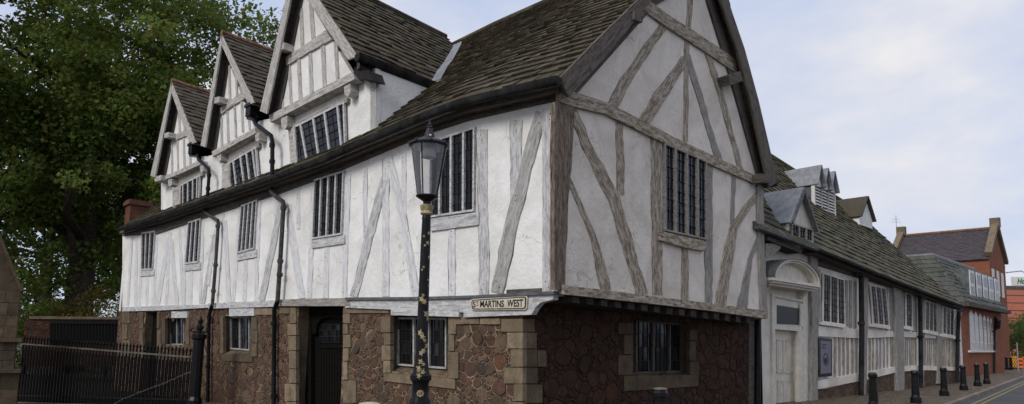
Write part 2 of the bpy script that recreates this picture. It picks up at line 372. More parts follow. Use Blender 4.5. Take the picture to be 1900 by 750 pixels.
M['rubble'] = rubble('granite_rubble', 3.6, [(0.078, 0.044, 0.031), (0.112, 0.058, 0.038), (0.072, 0.050, 0.037), (0.135, 0.066, 0.042), (0.062, 0.049, 0.039), (0.105, 0.066, 0.045), (0.086, 0.046, 0.032)], (0.19, 0.138, 0.092), .03)
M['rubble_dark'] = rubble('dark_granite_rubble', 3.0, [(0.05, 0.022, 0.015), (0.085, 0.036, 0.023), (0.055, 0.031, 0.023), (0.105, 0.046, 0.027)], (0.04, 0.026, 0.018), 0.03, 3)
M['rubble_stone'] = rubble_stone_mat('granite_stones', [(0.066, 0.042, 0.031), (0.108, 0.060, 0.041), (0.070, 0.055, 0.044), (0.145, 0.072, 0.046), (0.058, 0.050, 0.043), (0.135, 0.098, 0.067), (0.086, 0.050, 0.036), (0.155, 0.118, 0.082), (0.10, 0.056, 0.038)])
M['rubble_stone_dark'] = rubble_stone_mat('shaded_granite_stones', [(0.035, 0.019, 0.014), (0.055, 0.027, 0.019), (0.036, 0.023, 0.018), (0.07, 0.034, 0.022), (0.04, 0.026, 0.02)])  # granite colours darkened to paint in the shade under the jetty
M['ashlar_shade'] = stone_mat('shaded_sandstone', (0.065, 0.05, 0.034), (0.11, 0.083, 0.054), (0.03, 0.024, 0.018))  # sandstone with the jetty's shade put into its colour
M['joist'] = simple('shaded_joist_oak', (0.045, 0.038, 0.032), .9, 0, .6, 9, .6)  # oak colour lowered to stand for shade below the overhang
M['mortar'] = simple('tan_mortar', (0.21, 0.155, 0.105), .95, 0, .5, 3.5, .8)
M['mortar_dark'] = simple('shaded_mortar', (0.03, 0.021, 0.015), .95, 0, .5, 3.5, .8)  # mortar darkened in colour for the shade under the jetty
M['rubble_wall'] = rubble('plinth_rubble', 4.5, [(0.10, 0.065, 0.045), (0.16, 0.105, 0.07), (0.12, 0.085, 0.06)], (0.14, 0.105, 0.075), 0.035, 7)
M['ashlar'] = stone_mat('buff_sandstone', (0.17, 0.132, 0.088), (0.27, 0.21, 0.14), (0.075, 0.06, 0.042))
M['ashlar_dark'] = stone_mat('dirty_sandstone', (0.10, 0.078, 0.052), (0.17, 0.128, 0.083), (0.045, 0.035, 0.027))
M['lead'] = simple('sheet_lead', (0.22, 0.228, 0.24), 0.5, 0.3, 0.25, 4)
M['lead_dark'] = simple('dull_lead', (0.11, 0.115, 0.12), 0.55, 0.2, 0.35, 4)
M['gutter'] = simple('black_gutter_paint', (0.019, 0.018, 0.018), 0.7, 0.0, 0.8, 3.5, 0.9)
M['iron'] = simple('black_iron_paint', (0.008, 0.008, 0.009), 0.32, 0.0, 0.4, 8, 0.25, .16)
M['iron_old'] = simple('weathered_pipe', (0.055, 0.053, 0.05), 0.6, 0.0, 0.6, 9, 0.4)
M['white'] = simple('white_paint', (0.62, 0.60, 0.57), 0.55, 0.0, 0.12, 5)
M['cream'] = simple('cream_paint', (0.50, 0.46, 0.36), 0.55, 0.0, 0.2, 9)
M['door_cream'] = simple('cream_door_paint', (0.56, 0.52, 0.45), 0.5, 0.0, 0.15, 5)
M['glass'] = glass_dark('leaded_glass', (0.006, 0.0062, 0.007), .08)
M['glass_brown'] = glass_dark('old_brown_glass', (0.026, 0.019, 0.016), 0.3)
M['cames'] = simple('lead_cames', (0.026, 0.026, 0.026), 0.8, 0.0, 0.3, 6, .2, .05)
M['window_paint'] = simple('dull_window_paint', (0.33, 0.32, 0.30), 0.6, 0.0, 0.3, 9)
M['cames_light'] = simple('pale_lead_cames', (0.075, 0.065, 0.058), 0.6, 0.1, 0.3)
M['gold'] = simple('gilding', (0.32, 0.26, 0.15), 0.6, 0.15, 0.45, 20)
M['door_dark'] = timber_mat('black_oak_door', (0.012, 0.010, 0.008), (0.008, 0.007, 0.006), (0.004, 0.004, 0.003), None, 0, 0.5)
M['door_dark'].node_tree.nodes['Principled BSDF'].inputs['Specular IOR Level'].default_value = .04
M['gap'] = simple('dark_joint', (0.07, 0.06, 0.05), 0.95)
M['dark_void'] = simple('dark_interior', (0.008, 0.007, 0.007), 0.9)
M['brick'] = brick_mat('red_brick', (0.30, 0.105, 0.055), (0.23, 0.075, 0.04), (0.16, 0.10, 0.075))
M['brick_dark'] = brick_mat('old_red_brick', (0.16, 0.062, 0.038), (0.11, 0.045, 0.03), (0.10, 0.075, 0.06))
M['terracotta'] = simple('terracotta_ridge', (0.20, 0.10, 0.06), 0.85, 0, 0.6, 7)
M['panel_red'] = simple('red_panels', (0.42, 0.15, 0.10), 0.7, 0, 0.08, 2)
M['sign_green'] = simple('green_sign_paint', (0.02, 0.20, 0.09), 0.5, 0, 0.1)
M['orange'] = simple('orange_plastic', (0.75, 0.16, 0.03), 0.5, 0, 0.1)
M['yellow'] = simple('yellow_road_paint', (0.25, 0.215, 0.11), 0.85, 0, 0.45, 12)
M['steel'] = simple('galvanised_steel', (0.35, 0.35, 0.36), 0.45, 0.5, 0.15)
def clear_glass():
    m, nt, b = newmat('lantern_glass'); out = nt.nodes['Material Output']; nt.nodes.remove(b)
    t = nt.nodes.new('ShaderNodeBsdfTransparent'); t.inputs[0].default_value = (0.9, 0.9, 0.91, 1)
    g = nt.nodes.new('ShaderNodeBsdfGlossy'); g.inputs['Roughness'].default_value = 0.08
    d = nt.nodes.new('ShaderNodeBsdfDiffuse'); d.inputs[0].default_value = (0.5, 0.5, 0.52, 1)
    f = nt.nodes.new('ShaderNodeFresnel'); f.inputs[0].default_value = 1.6
    a = nt.nodes.new('ShaderNodeMixShader'); nt.links.new(f.outputs[0], a.inputs[0]); nt.links.new(t.outputs[0], a.inputs[1]); nt.links.new(g.outputs[0], a.inputs[2])
    c = nt.nodes.new('ShaderNodeMixShader'); c.inputs[0].default_value = 0.13; nt.links.new(a.outputs[0], c.inputs[1]); nt.links.new(d.outputs[0], c.inputs[2])
    nt.links.new(c.outputs[0], out.inputs[0]); return m
M['lantern_glass'] = clear_glass()
def leaf_mat(name, cols, dark=1.0):
    m, nt, b = newmat(name); g = nt.nodes.new('ShaderNodeNewGeometry'); out = nt.nodes['Material Output']
    P = mapped(nt, 'Object')
    c = ramp(nt, g.outputs['Random Per Island'], [(i / (len(cols) - 1), [q * dark for q in x]) for i, x in enumerate(cols)])
    c = mix(nt, ramp(nt, noise(nt, P, 0.35, 4, 0.6), [(0.4, 0.0), (0.65, 0.5)]), c, [q * 1.25 for q in cols[1]])
    nt.links.new(c, b.inputs['Base Color']); b.inputs['Roughness'].default_value = 0.55; b.inputs['Specular IOR Level'].default_value = 0.15
    t = nt.nodes.new('ShaderNodeBsdfTranslucent'); nt.links.new(mix(nt, 0.5, c, (0.18, 0.22, 0.03)), t.inputs[0])
    s = nt.nodes.new('ShaderNodeMixShader'); s.inputs[0].default_value = 0.4; nt.links.new(b.outputs[0], s.inputs[1]); nt.links.new(t.outputs[0], s.inputs[2])
    nt.links.new(s.outputs[0], out.inputs[0]); return m
M['leaf'] = leaf_mat('plane_leaves', [(0.024, 0.045, 0.010), (0.052, 0.082, 0.016), (0.038, 0.064, 0.016), (0.078, 0.098, 0.020), (0.03, 0.052, 0.012), (0.14, 0.11, 0.03)], 2.35)
M['leaf2'] = leaf_mat('dark_leaves', [(0.018, 0.042, 0.012), (0.032, 0.065, 0.016), (0.045, 0.078, 0.018)], 1.7)
M['leaf_y'] = leaf_mat('autumn_leaves', [(0.10, 0.09, 0.02), (0.16, 0.10, 0.03), (0.06, 0.085, 0.02), (0.2, 0.12, 0.04)])
M['bark'] = simple('bark', (0.05, 0.042, 0.034), 0.95, 0, 0.5, 5, 1.0)
def ground_mats():
    m, nt, b = newmat('asphalt'); P = mapped(nt, 'Object')
    c = ramp(nt, noise(nt, P, 0.6, 8, 0.7), [(0.35, (0.055, 0.055, 0.058)), (0.65, (0.085, 0.084, 0.085))])
    c = mix(nt, ramp(nt, noise(nt, P, 60, 3, 0.6), [(0.5, 0.0), (0.75, 0.5)]), c, (0.18, 0.18, 0.18))
    nt.links.new(c, b.inputs['Base Color']); b.inputs['Roughness'].default_value = 0.75
    bump(nt, b, noise(nt, P, 90, 3, 0.6), 0.5, 0.01); M['asphalt'] = m
    m, nt, b = newmat('granite_setts'); P = mapped(nt, 'Object')
    mp = nt.nodes.new('ShaderNodeMapping'); mp.inputs['Rotation'].default_value = (0, 0, R(-47)); nt.links.new(P, mp.inputs['Vector'])
    v = N(nt, 'ShaderNodeTexVoronoi', voronoi_dimensions='2D', feature='DISTANCE_TO_EDGE'); v.inputs['Scale'].default_value = 7; v.inputs['Randomness'].default_value = 0.55
    v1 = N(nt, 'ShaderNodeTexVoronoi', voronoi_dimensions='2D', feature='F1'); v1.inputs['Scale'].default_value = 7; v1.inputs['Randomness'].default_value = 0.55
    nt.links.new(mp.outputs[0], v.inputs['Vector']); nt.links.new(mp.outputs[0], v1.inputs['Vector'])
    sp = nt.nodes.new('ShaderNodeSeparateColor'); nt.links.new(v1.outputs['Color'], sp.inputs[0])
    c = ramp(nt, sp.outputs[0], [(0, (0.10, 0.078, 0.062)), (0.5, (0.17, 0.13, 0.10)), (1, (0.22, 0.165, 0.125))])
    c = mix(nt, ramp(nt, v.outputs[0], [(0.03, 1.0), (0.1, 0.0)]), c, (0.035, 0.035, 0.025))
    c = mix(nt, ramp(nt, noise(nt, P, 1.2, 7, 0.7), [(0.48, 0.0), (0.7, 0.6)]), c, (0.07, 0.075, 0.03))
    nt.links.new(c, b.inputs['Base Color']); b.inputs['Roughness'].default_value = 0.7
    bump(nt, b, ramp(nt, v.outputs[0], [(0.0, 0.0), (0.18, 1.0)]), 0.8, 0.04); M['setts'] = m
ground_mats()
M['kerb'] = stone_mat('granite_kerb', (0.20, 0.16, 0.14), (0.27, 0.22, 0.19), (0.12, 0.1, 0.09))

# ------------------------------------------------------------------ face helpers
def slab(mb, fc, pts, back, front, m=0):
    A = [fc.at(x, y, front) for x, y in pts]; B = [p - fc.n * (front - back) for p in A]; mb.prism(A, B, m)
def timber(name, fc, pts, w, mat, parent, off=0.016, back=-0.03, jit=1.0, base_off=None, label=None):
    """a beam along a pixel centre line, width in pixels (start, end)"""
    w = w if isinstance(w, (tuple, list)) else (w, w)
    P = [Vector((x, y)) for x, y in pts]; seg = []; tot = sum((P[i + 1] - P[i]).length for i in range(len(P) - 1)); run = 0
    S = []
    for i in range(len(P) - 1):
        l = (P[i + 1] - P[i]).length; k = max(1, int(l / 14))
        for j in range(k + (i == len(P) - 2)):
            t = j / k; S.append((P[i].lerp(P[i + 1], t), (run + l * t) / tot))
        run += l
    tang = []
    for i in range(len(S)):
        a, b = S[max(i - 1, 0)][0], S[min(i + 1, len(S) - 1)][0]; tang.append((b - a).normalized())
    off0 = off if base_off is None else base_off
    V = []; U = []; ln = 0; prev = None; j1 = j2 = 0
    for (p, t), tg in zip(S, tang):
        ww = (w[0] + (w[1] - w[0]) * t) / 2; nrm = Vector((-tg.y, tg.x))
        a = fc.at(p.x + nrm.x * ww, p.y + nrm.y * ww, off); b = fc.at(p.x - nrm.x * ww, p.y - nrm.y * ww, off)
        ax = (b - a); wid = ax.length; ax = ax / wid
        j1 = 0.6 * j1 + random.gauss(0, 0.03) * wid * jit; j2 = 0.6 * j2 + random.gauss(0, 0.03) * wid * jit
        a = a + ax * j1; b = b + ax * j2; c = min(0.012, wid * 0.12); mid = (a + b) / 2
        if prev is not None: ln += (mid - prev).length
        prev = mid; jz = random.gauss(0, 0.004) * jit
        bk = fc.n * (off - back)
        V += [a - bk, a - fc.n * c, a + ax * c + fc.n * jz, b - ax * c + fc.n * jz, b - fc.n * c, b - bk]
        U += [(ln, -0.1), (ln, 0), (ln, c), (ln, wid - c), (ln, wid), (ln, wid + 0.1)]
    n = len(S); Fs = []
    for i in range(n - 1):
        for k in range(5): Fs.append((i * 6 + k, i * 6 + k + 1, (i + 1) * 6 + k + 1, (i + 1) * 6 + k))
        Fs.append((i * 6 + 5, i * 6, (i + 1) * 6, (i + 1) * 6 + 5))
    Fs += [(0, 5, 4, 3, 2, 1), tuple((n - 1) * 6 + k for k in range(6))]
    mb = MB(); mb.shared(V, Fs, 0, U)
    if off < .09 and back < 0 and fc is not Hf:      # shrinkage gap against the plaster, and pegs
        base = max(off - .012, .003) if off > .1 else .0035
        for sd in (1, 4):
            g_ = []; jj = 0
            for i in range(n):
                e_ = V[i * 6 + sd] - fc.n * (off - (.012 if False else 0) ); out = (V[i * 6 + 1] - V[i * 6 + 4]).normalized() * (1 if sd == 1 else -1)
                q0 = V[i * 6 + sd]; q0 = q0 - fc.n * ((q0 - fc.O).dot(fc.n) - base); jj = .5 * jj + random.gauss(.002, .007); g_.append((q0 - out * .01, q0 + out * min(.02, max(.0005, jj))))
            for i in range(n - 1): mb.face([g_[i][0], g_[i][1], g_[i + 1][1], g_[i + 1][0]], None, 1)
        for e_ in ((1, n - 2) if n > 5 else ()):
            m_ = (V[e_ * 6 + 2] + V[e_ * 6 + 3]) / 2; up_ = (V[(e_ + 1) * 6 + 2] - V[e_ * 6 + 2]).normalized()
            for t_ in (-.05, .05):
                c_ = m_ + up_ * t_ + fc.n * .004 + (V[e_ * 6 + 2] - V[e_ * 6 + 3]) * ru(-.2, .2)
                mb.face([c_ + fc.d * math.cos(a_) * .013 + Vector((0, 0, math.sin(a_) * .013)) for a_ in [k * math.pi / 3 for k in range(6)]], None, 1)
    o = mb.build(name, [mat, M['gap']], parent)
    if label: o['label'] = label
    return o
def quadpt(Q, a, b): return (Q[0] * (1 - a) + Q[1] * a) * (1 - b) + (Q[3] * (1 - a) + Q[2] * a) * b
def window(fc, quad, lights, parent, off=0.0, mull=None, rows=6, cols=2, fw=0.05, fmat='oak_grey', gmat='glass', lmat='cames', name='window', depth=0.06, flat=False, mw=None):
    """leaded window in a quad of pixels TL TR BR BL; mull: fractions of the mullions (top, bottom)"""
    Q = [fc.at(x, y, off) for x, y in quad]; wd = (Q[1] - Q[0]).length; ht = (Q[3] - Q[0]).length; n = fc.n
    if mull is None: mull = [(i / lights, i / lights) for i in range(1, lights)]
    fr = MB(); fa = fw / wd; fb = fw / ht; mw = (mw or fw) / wd
    def member(a0, a1, b0, b1, c0=None, c1=None, d=depth):
        c0 = a0 if c0 is None else c0; c1 = a1 if c1 is None else c1
        A = [quadpt(Q, a0, b0), quadpt(Q, a1, b0), quadpt(Q, c1, b1), quadpt(Q, c0, b1)]
        fr.prism([p + n * d for p in A], [p - n * 0.01 for p in A])
    member(0, 1, 0, fb, d=depth * .95); member(0, 1, 1 - fb, 1, d=depth * 1.1); member(0, fa, fb, 1 - fb); member(1 - fa, 1, fb, 1 - fb)
    for (a, b) in mull: member(a - mw / 2, a + mw / 2, fb, 1 - fb, b - mw / 2, b + mw / 2, d=depth * 1.05)
    root = fr.build(name, M[fmat], parent)
    gl = MB(); le = MB(); e = [(0, 0)] + list(mull) + [(1, 1)]
    for i in range(len(e) - 1):
        for c in range(cols):
            for r in range(rows):
                def E(x, y):
                    a = (e[i][0] * (1 - y) + e[i][1] * y); b = (e[i + 1][0] * (1 - y) + e[i + 1][1] * y); return quadpt(Q, a + (b - a) * x, y)
                x0, x1, y0, y1 = c / cols, (c + 1) / cols, r / rows, (r + 1) / rows; t1, t2 = random.gauss(0, .0045), random.gauss(0, .0045)
                gl.face([E(x0, y0) + n * (.010 + t1), E(x1, y0) + n * (.010 + t2), E(x1, y1) + n * (.010 - t1), E(x0, y1) + n * (.010 - t2)])
        for c in range(1, cols):
            le.bar(E0(Q, e[i], e[i + 1], c / cols, 0) + n * .018, E0(Q, e[i], e[i + 1], c / cols, 1) + n * .018, .012, .012, n)
        for r in range(1, rows):
            le.bar(E0(Q, e[i], e[i + 1], 0, r / rows) + n * .020, E0(Q, e[i], e[i + 1], 1, r / rows) + n * .020, .012, .014, n)
    if flat:
        gl.build('glass', M[gmat], parent)
        if le.v: le.build('leading', M[lmat], parent)
    else:
        gl.build('glass', M[gmat], root)
        if le.v: le.build('leading', M[lmat], root)
    return root
def E0(Q, e0, e1, x, y):
    a = (e0[0] * (1 - y) + e0[1] * y); b = (e1[0] * (1 - y) + e1[1] * y); return quadpt(Q, a + (b - a) * x, y)

def poly_eval(P, t):
    L_ = [0]
    for i in range(len(P) - 1): L_.append(L_[-1] + (P[i + 1] - P[i]).length)
    s = t * L_[-1]
    for i in range(len(P) - 1):
        if s <= L_[i + 1] or i == len(P) - 2:
            k = (s - L_[i]) / max(1e-6, L_[i + 1] - L_[i]); return P[i].lerp(P[i + 1], k)
def roof(name, E, Rg, mat, parent, expo=0.28, width=0.24, th=0.032, jit=1.0, clip=None, deck='oak_dark'):
    """courses of single slates between an eave line E and a ridge line Rg"""
    E = [Vector(p) for p in E]; Rg = [Vector(p) for p in Rg]
    S = lambda u, v: poly_eval(E, u).lerp(poly_eval(Rg, u), v)
    slope = (S(.5, 1) - S(.5, 0)).length; ln = (S(1, .3) - S(0, .3)).length; rows = max(3, int(slope / expo))
    nn = (S(1, .5) - S(0, .5)).cross(S(.5, 1) - S(.5, 0)).normalized()
    if nn.z < 0: nn = -nn
    mb = MB()
    vs = [(i / rows) ** 0.93 for i in range(rows + 1)]
    sag = [[random.gauss(0, 0.012) * jit for _ in range(9)] for _ in range(6)]
    def bumpy(u, v):
        a, b = u * 8, v * 5; i, j = min(int(a), 7), min(int(b), 4); fa, fb = a - i, b - j
        return (sag[j][i] * (1 - fa) + sag[j][i + 1] * fa) * (1 - fb) + (sag[j + 1][i] * (1 - fa) + sag[j + 1][i + 1] * fa) * fb
    for r in range(rows):
        u = -rnd() * width / ln; k = 1.15 - 0.35 * r / rows
        ph = rnd() * 6
        while u < 1:
            w = width * k * ru(.6, 1.4) / ln; u0, u1 = max(0, u), min(1, u + w); u += w
            if u1 - u0 < 0.015 / ln: continue
            v0 = vs[r] + random.gauss(0, .012) * expo / slope * 3 * jit; v1 = min(1.0, vs[r] + 1.55 * (vs[r + 1] - vs[r]))
            if clip and clip((S((u0 + u1) / 2, v0 + .3 / rows))): continue
            h = th * ru(.9, 1.9) + bumpy(u0, v0) + .012; hh = h + random.gauss(0, .005) * jit; g = .004 / ln; hb = bumpy(u0, v1)
            a, b_, c, d = S(u0 + g, v0) + nn * h, S(u1 - g, v0 + random.gauss(0, .006) * expo) + nn * hh, S(u1 - g, v1) + nn * (.004 + hb), S(u0 + g, v1) + nn * (.004 + hb)
            t = nn * th * 1.3
            mb.shared([a, b_, c, d, a - t, b_ - t, c - t, d - t], [(0, 1, 2, 3), (0, 4, 5, 1), (1, 5, 6, 2), (3, 7, 4, 0), (4, 7, 6, 5)])
    o = mb.build(name, mat, parent)
    if deck:
        dk = MB(); n = 8
        for i in range(n):
            a, b_ = i / n, (i + 1) / n; Q = [S(a, 0), S(b_, 0), S(b_, 1), S(a, 1)]
            dk.prism([p - nn * .035 for p in Q], [p - nn * .10 for p in Q])
        dk.build('roof_boards', M[deck], o if parent.parent is None else parent)
    return o, S, nn

# ================================================================== the corner house (west wing)
house = thing('timber_framed_house', (0.0, 14.0, 0), 'white timber framed corner house with three dormer gables over red rubble stone', 'house')
# ---- main roof geometry
def Loff(px, py, off): return L.at(px, py, off)
EAVE_PX = [(1037, 144), (960, 162), (866, 185), (793, 210), (696, 252), (600, 294), (500, 331), (380, 371), (289, 403), (222, 423)]
eave = [Loff(x, y, 0.35) for x, y in EAVE_PX]
GOFF = 0.25
apex = G.at(1320, -165, GOFF)
apex_z = 9.68 + EYE
apex = Vector((apex.x, apex.y, apex_z))
Lr = (eave[-1] - eave[0]).length
dL3 = L.d
ridge = [apex + dL3 * (Lr * t) + Vector((0, 0, -0.10 * math.sin(math.pi * t) + zz)) for t, zz in ((0, 0), (.15, .28), (.3, .38), (.5, .3), (.75, .05), (1, -.28))]
# slope plane of the main roof (near part)
pA, pB, pC = eave[0], eave[4], ridge[1]
mainN = (pB - pA).cross(pC - pA).normalized()
if mainN.z < 0: mainN = -mainN
def above_main(p): return (p - pA).dot(mainN)
mroof, mS, mn = roof('roof', eave, ridge, M['slate'], house, expo=0.27, width=0.23, th=.036)
# far slope of the same roof
f_eave0 = G.at(1445, 343, GOFF)
feave = [f_eave0, f_eave0 + dL3 * Lr]
roof('roof', feave, [ridge[0], ridge[-1]], M['slate'], house, expo=0.34, width=0.5)
mb = MB()
for i in range(60):
    a = poly_eval(ridge, i / 60); b = poly_eval(ridge, (i + 1) / 60); mb.tube([a + Vector((0, 0, .02)), b + Vector((0, 0, .02))], .10, 8)
mb.build('ridge_tiles', M['slate'], mroof, 'auto')

# ---- gable wall of plaster (solid, from the jetty up to the verge)
wallG = MB()
bl, br = G.at(1046, 538, 0), G.at(1419, 583, 0)
zl, zr = eave[0].z - 0.12, feave[0].z - 0.12
u_r = G.uv(br)[0]; ua = G.uv(apex)[0]
P = [G.pt(0.03, bl.z - .05), G.pt(u_r, br.z - .05), G.pt(u_r, zr - .05), G.pt(ua, apex_z - .28), G.pt(0.03, zl + .12)]
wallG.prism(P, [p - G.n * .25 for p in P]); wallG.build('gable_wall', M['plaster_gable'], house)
# ---- plaster wall of the long front
wallL = MB(); sl = []
TOPPX = [(1030, 175), (866, 215), (793, 240), (696, 284), (600, 322), (500, 350), (380, 388), (289, 416), (227, 434)]
BOTPX = [(1030, 548), (866, 556), (793, 560), (696, 562), (600, 563), (500, 566), (380, 571), (289, 573), (227, 577)]
for i in range(len(TOPPX) - 1):
    A = [L.at(*TOPPX[i], 0) + Vector((0, 0, .12)), L.at(*TOPPX[i + 1], 0) + Vector((0, 0, .12)), L.at(*BOTPX[i + 1], 0), L.at(*BOTPX[i], 0)]
    wallL.prism(A, [p - L.n * .25 for p in A])
wallL.build('front_wall', M['plaster'], house)
uL = L.u(227, 500)
e = MB()                                           # far end wall
A = [L.pt(uL, 2.5), L.pt(uL, 5.9), L.pt(uL, 5.9) + dP * 9, L.pt(uL, 2.5) + dP * 9]; e.prism(A, [p - L.d * .25 for p in A])
apx = ridge[-1] - dL3 * 0.55
A = [L.pt(uL, 5.9), L.pt(uL, 5.9) + dP * 9, Vector((apx.x, apx.y, apx.z - .2))]; e.prism(A, [p - L.d * .25 for p in A])
e.build('end_wall', M['plaster'], house)
e = MB(); A = [L.pt(uL, -2.2, -.03), L.pt(uL, 2.5, -.03), L.pt(uL, 2.5) + dP * 9, L.pt(uL, -2.2) + dP * 9]; e.prism(A, [p - L.d * .25 for p in A]); e.build('stone_end_wall', M['rubble_dark'], house)

# ---- ground floor stone wall of the long front with openings
def rect_uz(fc, x0, x1, yt, yb, off=0.0):
    a, b = fc.at(x0, (yt + yb) / 2, off), fc.at(x1, (yt + yb) / 2, off); ym = (x0 + x1) / 2
    return sorted((fc.uv(a)[0], fc.uv(b)[0])) + [fc.at(ym, yb, off).z, fc.at(ym, yt, off).z]
def holed(name, fc, u0, u1, z0, z1, opens, mat, parent, off, depth=0.32, z1b=None, rmat=None, stones=None):
    us = sorted({u0, u1, *[o[0] for o in opens], *[o[1] for o in opens]}); zs = sorted({z0, z1, *[o[2] for o in opens], *[min(o[3], z1) for o in opens]})
    mb = MB(); zz = lambda u, z: z if z < z1 or z1b is None else z1 + (z1b - z1) * (u - u0) / (u1 - u0)
    for i in range(len(us) - 1):
        for j in range(len(zs) - 1):
            cu, cz = (us[i] + us[i + 1]) / 2, (zs[j] + zs[j + 1]) / 2
            if any(o[0] < cu < o[1] and o[2] < cz < o[3] for o in opens): continue
            q = [(us[i], zs[j]), (us[i + 1], zs[j]), (us[i + 1], zs[j + 1]), (us[i], zs[j + 1])]
            mb.face([fc.pt(u, zz(u, z), off) for u, z in q], [(u, z) for u, z in q])
    if stones:
        rubble_stones(mb, fc, u0, u1, stones['z0'], (lambda u: z1 if z1b is None else z1 + (z1b - z1) * (u - u0) / (u1 - u0)), off, opens, stones['rmin'], stones['rmax'], seed=stones['seed']); mat = [mat, M[stones['mat']]]
    o1 = mb.build(name, mat, parent)
    for o in opens:
        rv = MB()
        a, b, c, d = o[0], o[1], o[2], min(o[3], z1)
        for (p, q) in (((a, c), (a, d)), ((b, d), (b, c)), ((a, d), (b, d)), ((b, c), (a, c))):
            rv.face([fc.pt(p[0], p[1], off), fc.pt(q[0], q[1], off), fc.pt(q[0], q[1], off - depth), fc.pt(p[0], p[1], off - depth)])
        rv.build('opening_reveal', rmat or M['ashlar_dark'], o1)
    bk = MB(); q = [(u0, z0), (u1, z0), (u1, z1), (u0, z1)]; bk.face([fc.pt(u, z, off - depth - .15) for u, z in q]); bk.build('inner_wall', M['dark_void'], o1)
    return o1
OFF0 = -0.02
u_corner = L.u(970, 620, OFF0)
op_gw2 = rect_uz(L, 724, 832, 584, 694, OFF0)
op_door = rect_uz(L, 549, 636, 568, 760, OFF0); op_door[2] = -0.35; 
op_gw4 = rect_uz(L, 414, 466, 586, 657, OFF0)
op_far = rect_uz(L, 265, 291, 579, 720, OFF0); op_far[2] = -0.9
op_gw6 = rect_uz(L, 306, 344, 590, 640, OFF0)
zt0 = L.at(970, 584, OFF0).z + .03; zt1 = L.at(227, 579, OFF0).z + .06
op_door[3] = 9
holed('stone_wall', L, u_corner, uL, -2.2, 2.48, [op_gw2, op_door, op_gw4, op_far, op_gw6], M['mortar'], house, OFF0, z1b=2.62, depth=.5, stones=dict(z0=-1.3, rmin=.045, rmax=.18, seed=5, mat='rubble_stone'))
# ---- stone wall under the gable
ug0, ug1 = 0.0, (Vector((6.95, 17.9, 0)) - G0.O).length
op_g = rect_uz(G0, 1175, 1280, 596, 695); 
holed('stone_wall', G0, ug0, ug1 + .2, -1.0, 2.6, [op_g], M['mortar_dark'], house, 0.0, stones=dict(z0=-.4, rmin=.055, rmax=.22, seed=9, mat='rubble_stone_dark'), rmat=M['ashlar_shade'])
# jetty underside
mb = MB(); zj = G.at(1046, 545).z - .02; zj2 = G.at(1419, 588).z - .02
A = [G.pt(0, zj), G.pt(u_r, zj2), G.pt(u_r, zj2) - G.n * 1.2, G.pt(0, zj) - G.n * 1.2]
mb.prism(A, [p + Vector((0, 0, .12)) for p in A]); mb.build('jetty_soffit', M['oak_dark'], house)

# ---- ashlar
def blocks(name, fc, quads, mat, parent, off=OFF0, th=0.045, back=0.05):
    names = {'corner_quoins': 'quoin', 'window_surround': 'surround_stone', 'door_jambs': 'jamb_stone'}
    for q in quads:
        mb = MB()
        if len(q) == 4 and not hasattr(q[0], '__len__'): q = [(q[0], q[1]), (q[2], q[1]), (q[2], q[3]), (q[0], q[3])]
        cx = sum(p[0] for p in q) / len(q); cy = sum(p[1] for p in q) / len(q)
        q = [(cx + (x - cx) * .985 + ru(-.4, .4), cy + (y - cy) * .975 + ru(-.4, .4)) for x, y in q]
        slab(mb, fc, q, off - back, off + th + ru(0, .008)); mb.build(names[name], mat, parent)
blocks('corner_quoins', L, [(929, 592, 970, 616), (941, 617, 970, 647), (947, 648, 970, 681), (935, 682, 970, 712), (953, 713, 970, 745), (940, 746, 970, 775), (950, 776, 970, 812), (848, 591, 889, 601), (890, 591, 928, 602)], M['ashlar'], house)
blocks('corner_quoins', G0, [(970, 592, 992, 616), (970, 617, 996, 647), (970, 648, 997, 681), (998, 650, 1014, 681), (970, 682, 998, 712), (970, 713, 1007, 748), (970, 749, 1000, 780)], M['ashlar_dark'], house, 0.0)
blocks('window_surround', L, [(707, 587, 724, 617), (712, 618, 724, 640), (708, 641, 724, 668), (711, 669, 724, 692), [(711, 693), (724, 693), (845, 704), (845, 722), (711, 707)],
        (832, 588, 846, 620), (832, 621, 842, 652), (832, 653, 850, 703), (846, 588, 862, 602)], M['ashlar'], house)
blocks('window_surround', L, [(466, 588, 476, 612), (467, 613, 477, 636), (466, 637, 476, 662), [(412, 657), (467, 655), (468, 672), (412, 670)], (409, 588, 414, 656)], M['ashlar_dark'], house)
blocks('door_jambs', L, [(538, 571, 549, 600), (533, 601, 549, 622), (535, 623, 549, 650), (536, 651, 549, 684), (536, 685, 549, 711), (528, 712, 549, 745), (531, 746, 549, 775),
        (636, 582, 649, 600), (636, 601, 645, 620), (636, 621, 650, 645), (636, 646, 646, 670), (636, 671, 644, 705), (636, 706, 660, 748), (636, 749, 655, 780), (636, 571, 722, 581), (470, 572, 505, 584), (516, 571, 537, 582)], M['ashlar'], house)
blocks('window_surround', G0, [(1148, 599, 1175, 620), (1158, 621, 1175, 658), (1148, 659, 1175, 696), (1280, 612, 1294, 632), (1280, 633, 1291, 670), (1280, 671, 1297, 696), [(1157, 697), (1297, 696), (1297, 717), (1157, 726)]], M['ashlar_shade'], house, 0.0)
blocks('door_jambs', L, [(258, 579, 265, 610), (259, 611, 265, 650), (291, 579, 296, 610), (291, 611, 298, 650), (226, 577, 240, 600), (226, 601, 236, 630), (226, 631, 240, 660), (300, 590, 306, 640), (344, 590, 350, 640)], M['ashlar_dark'], house)

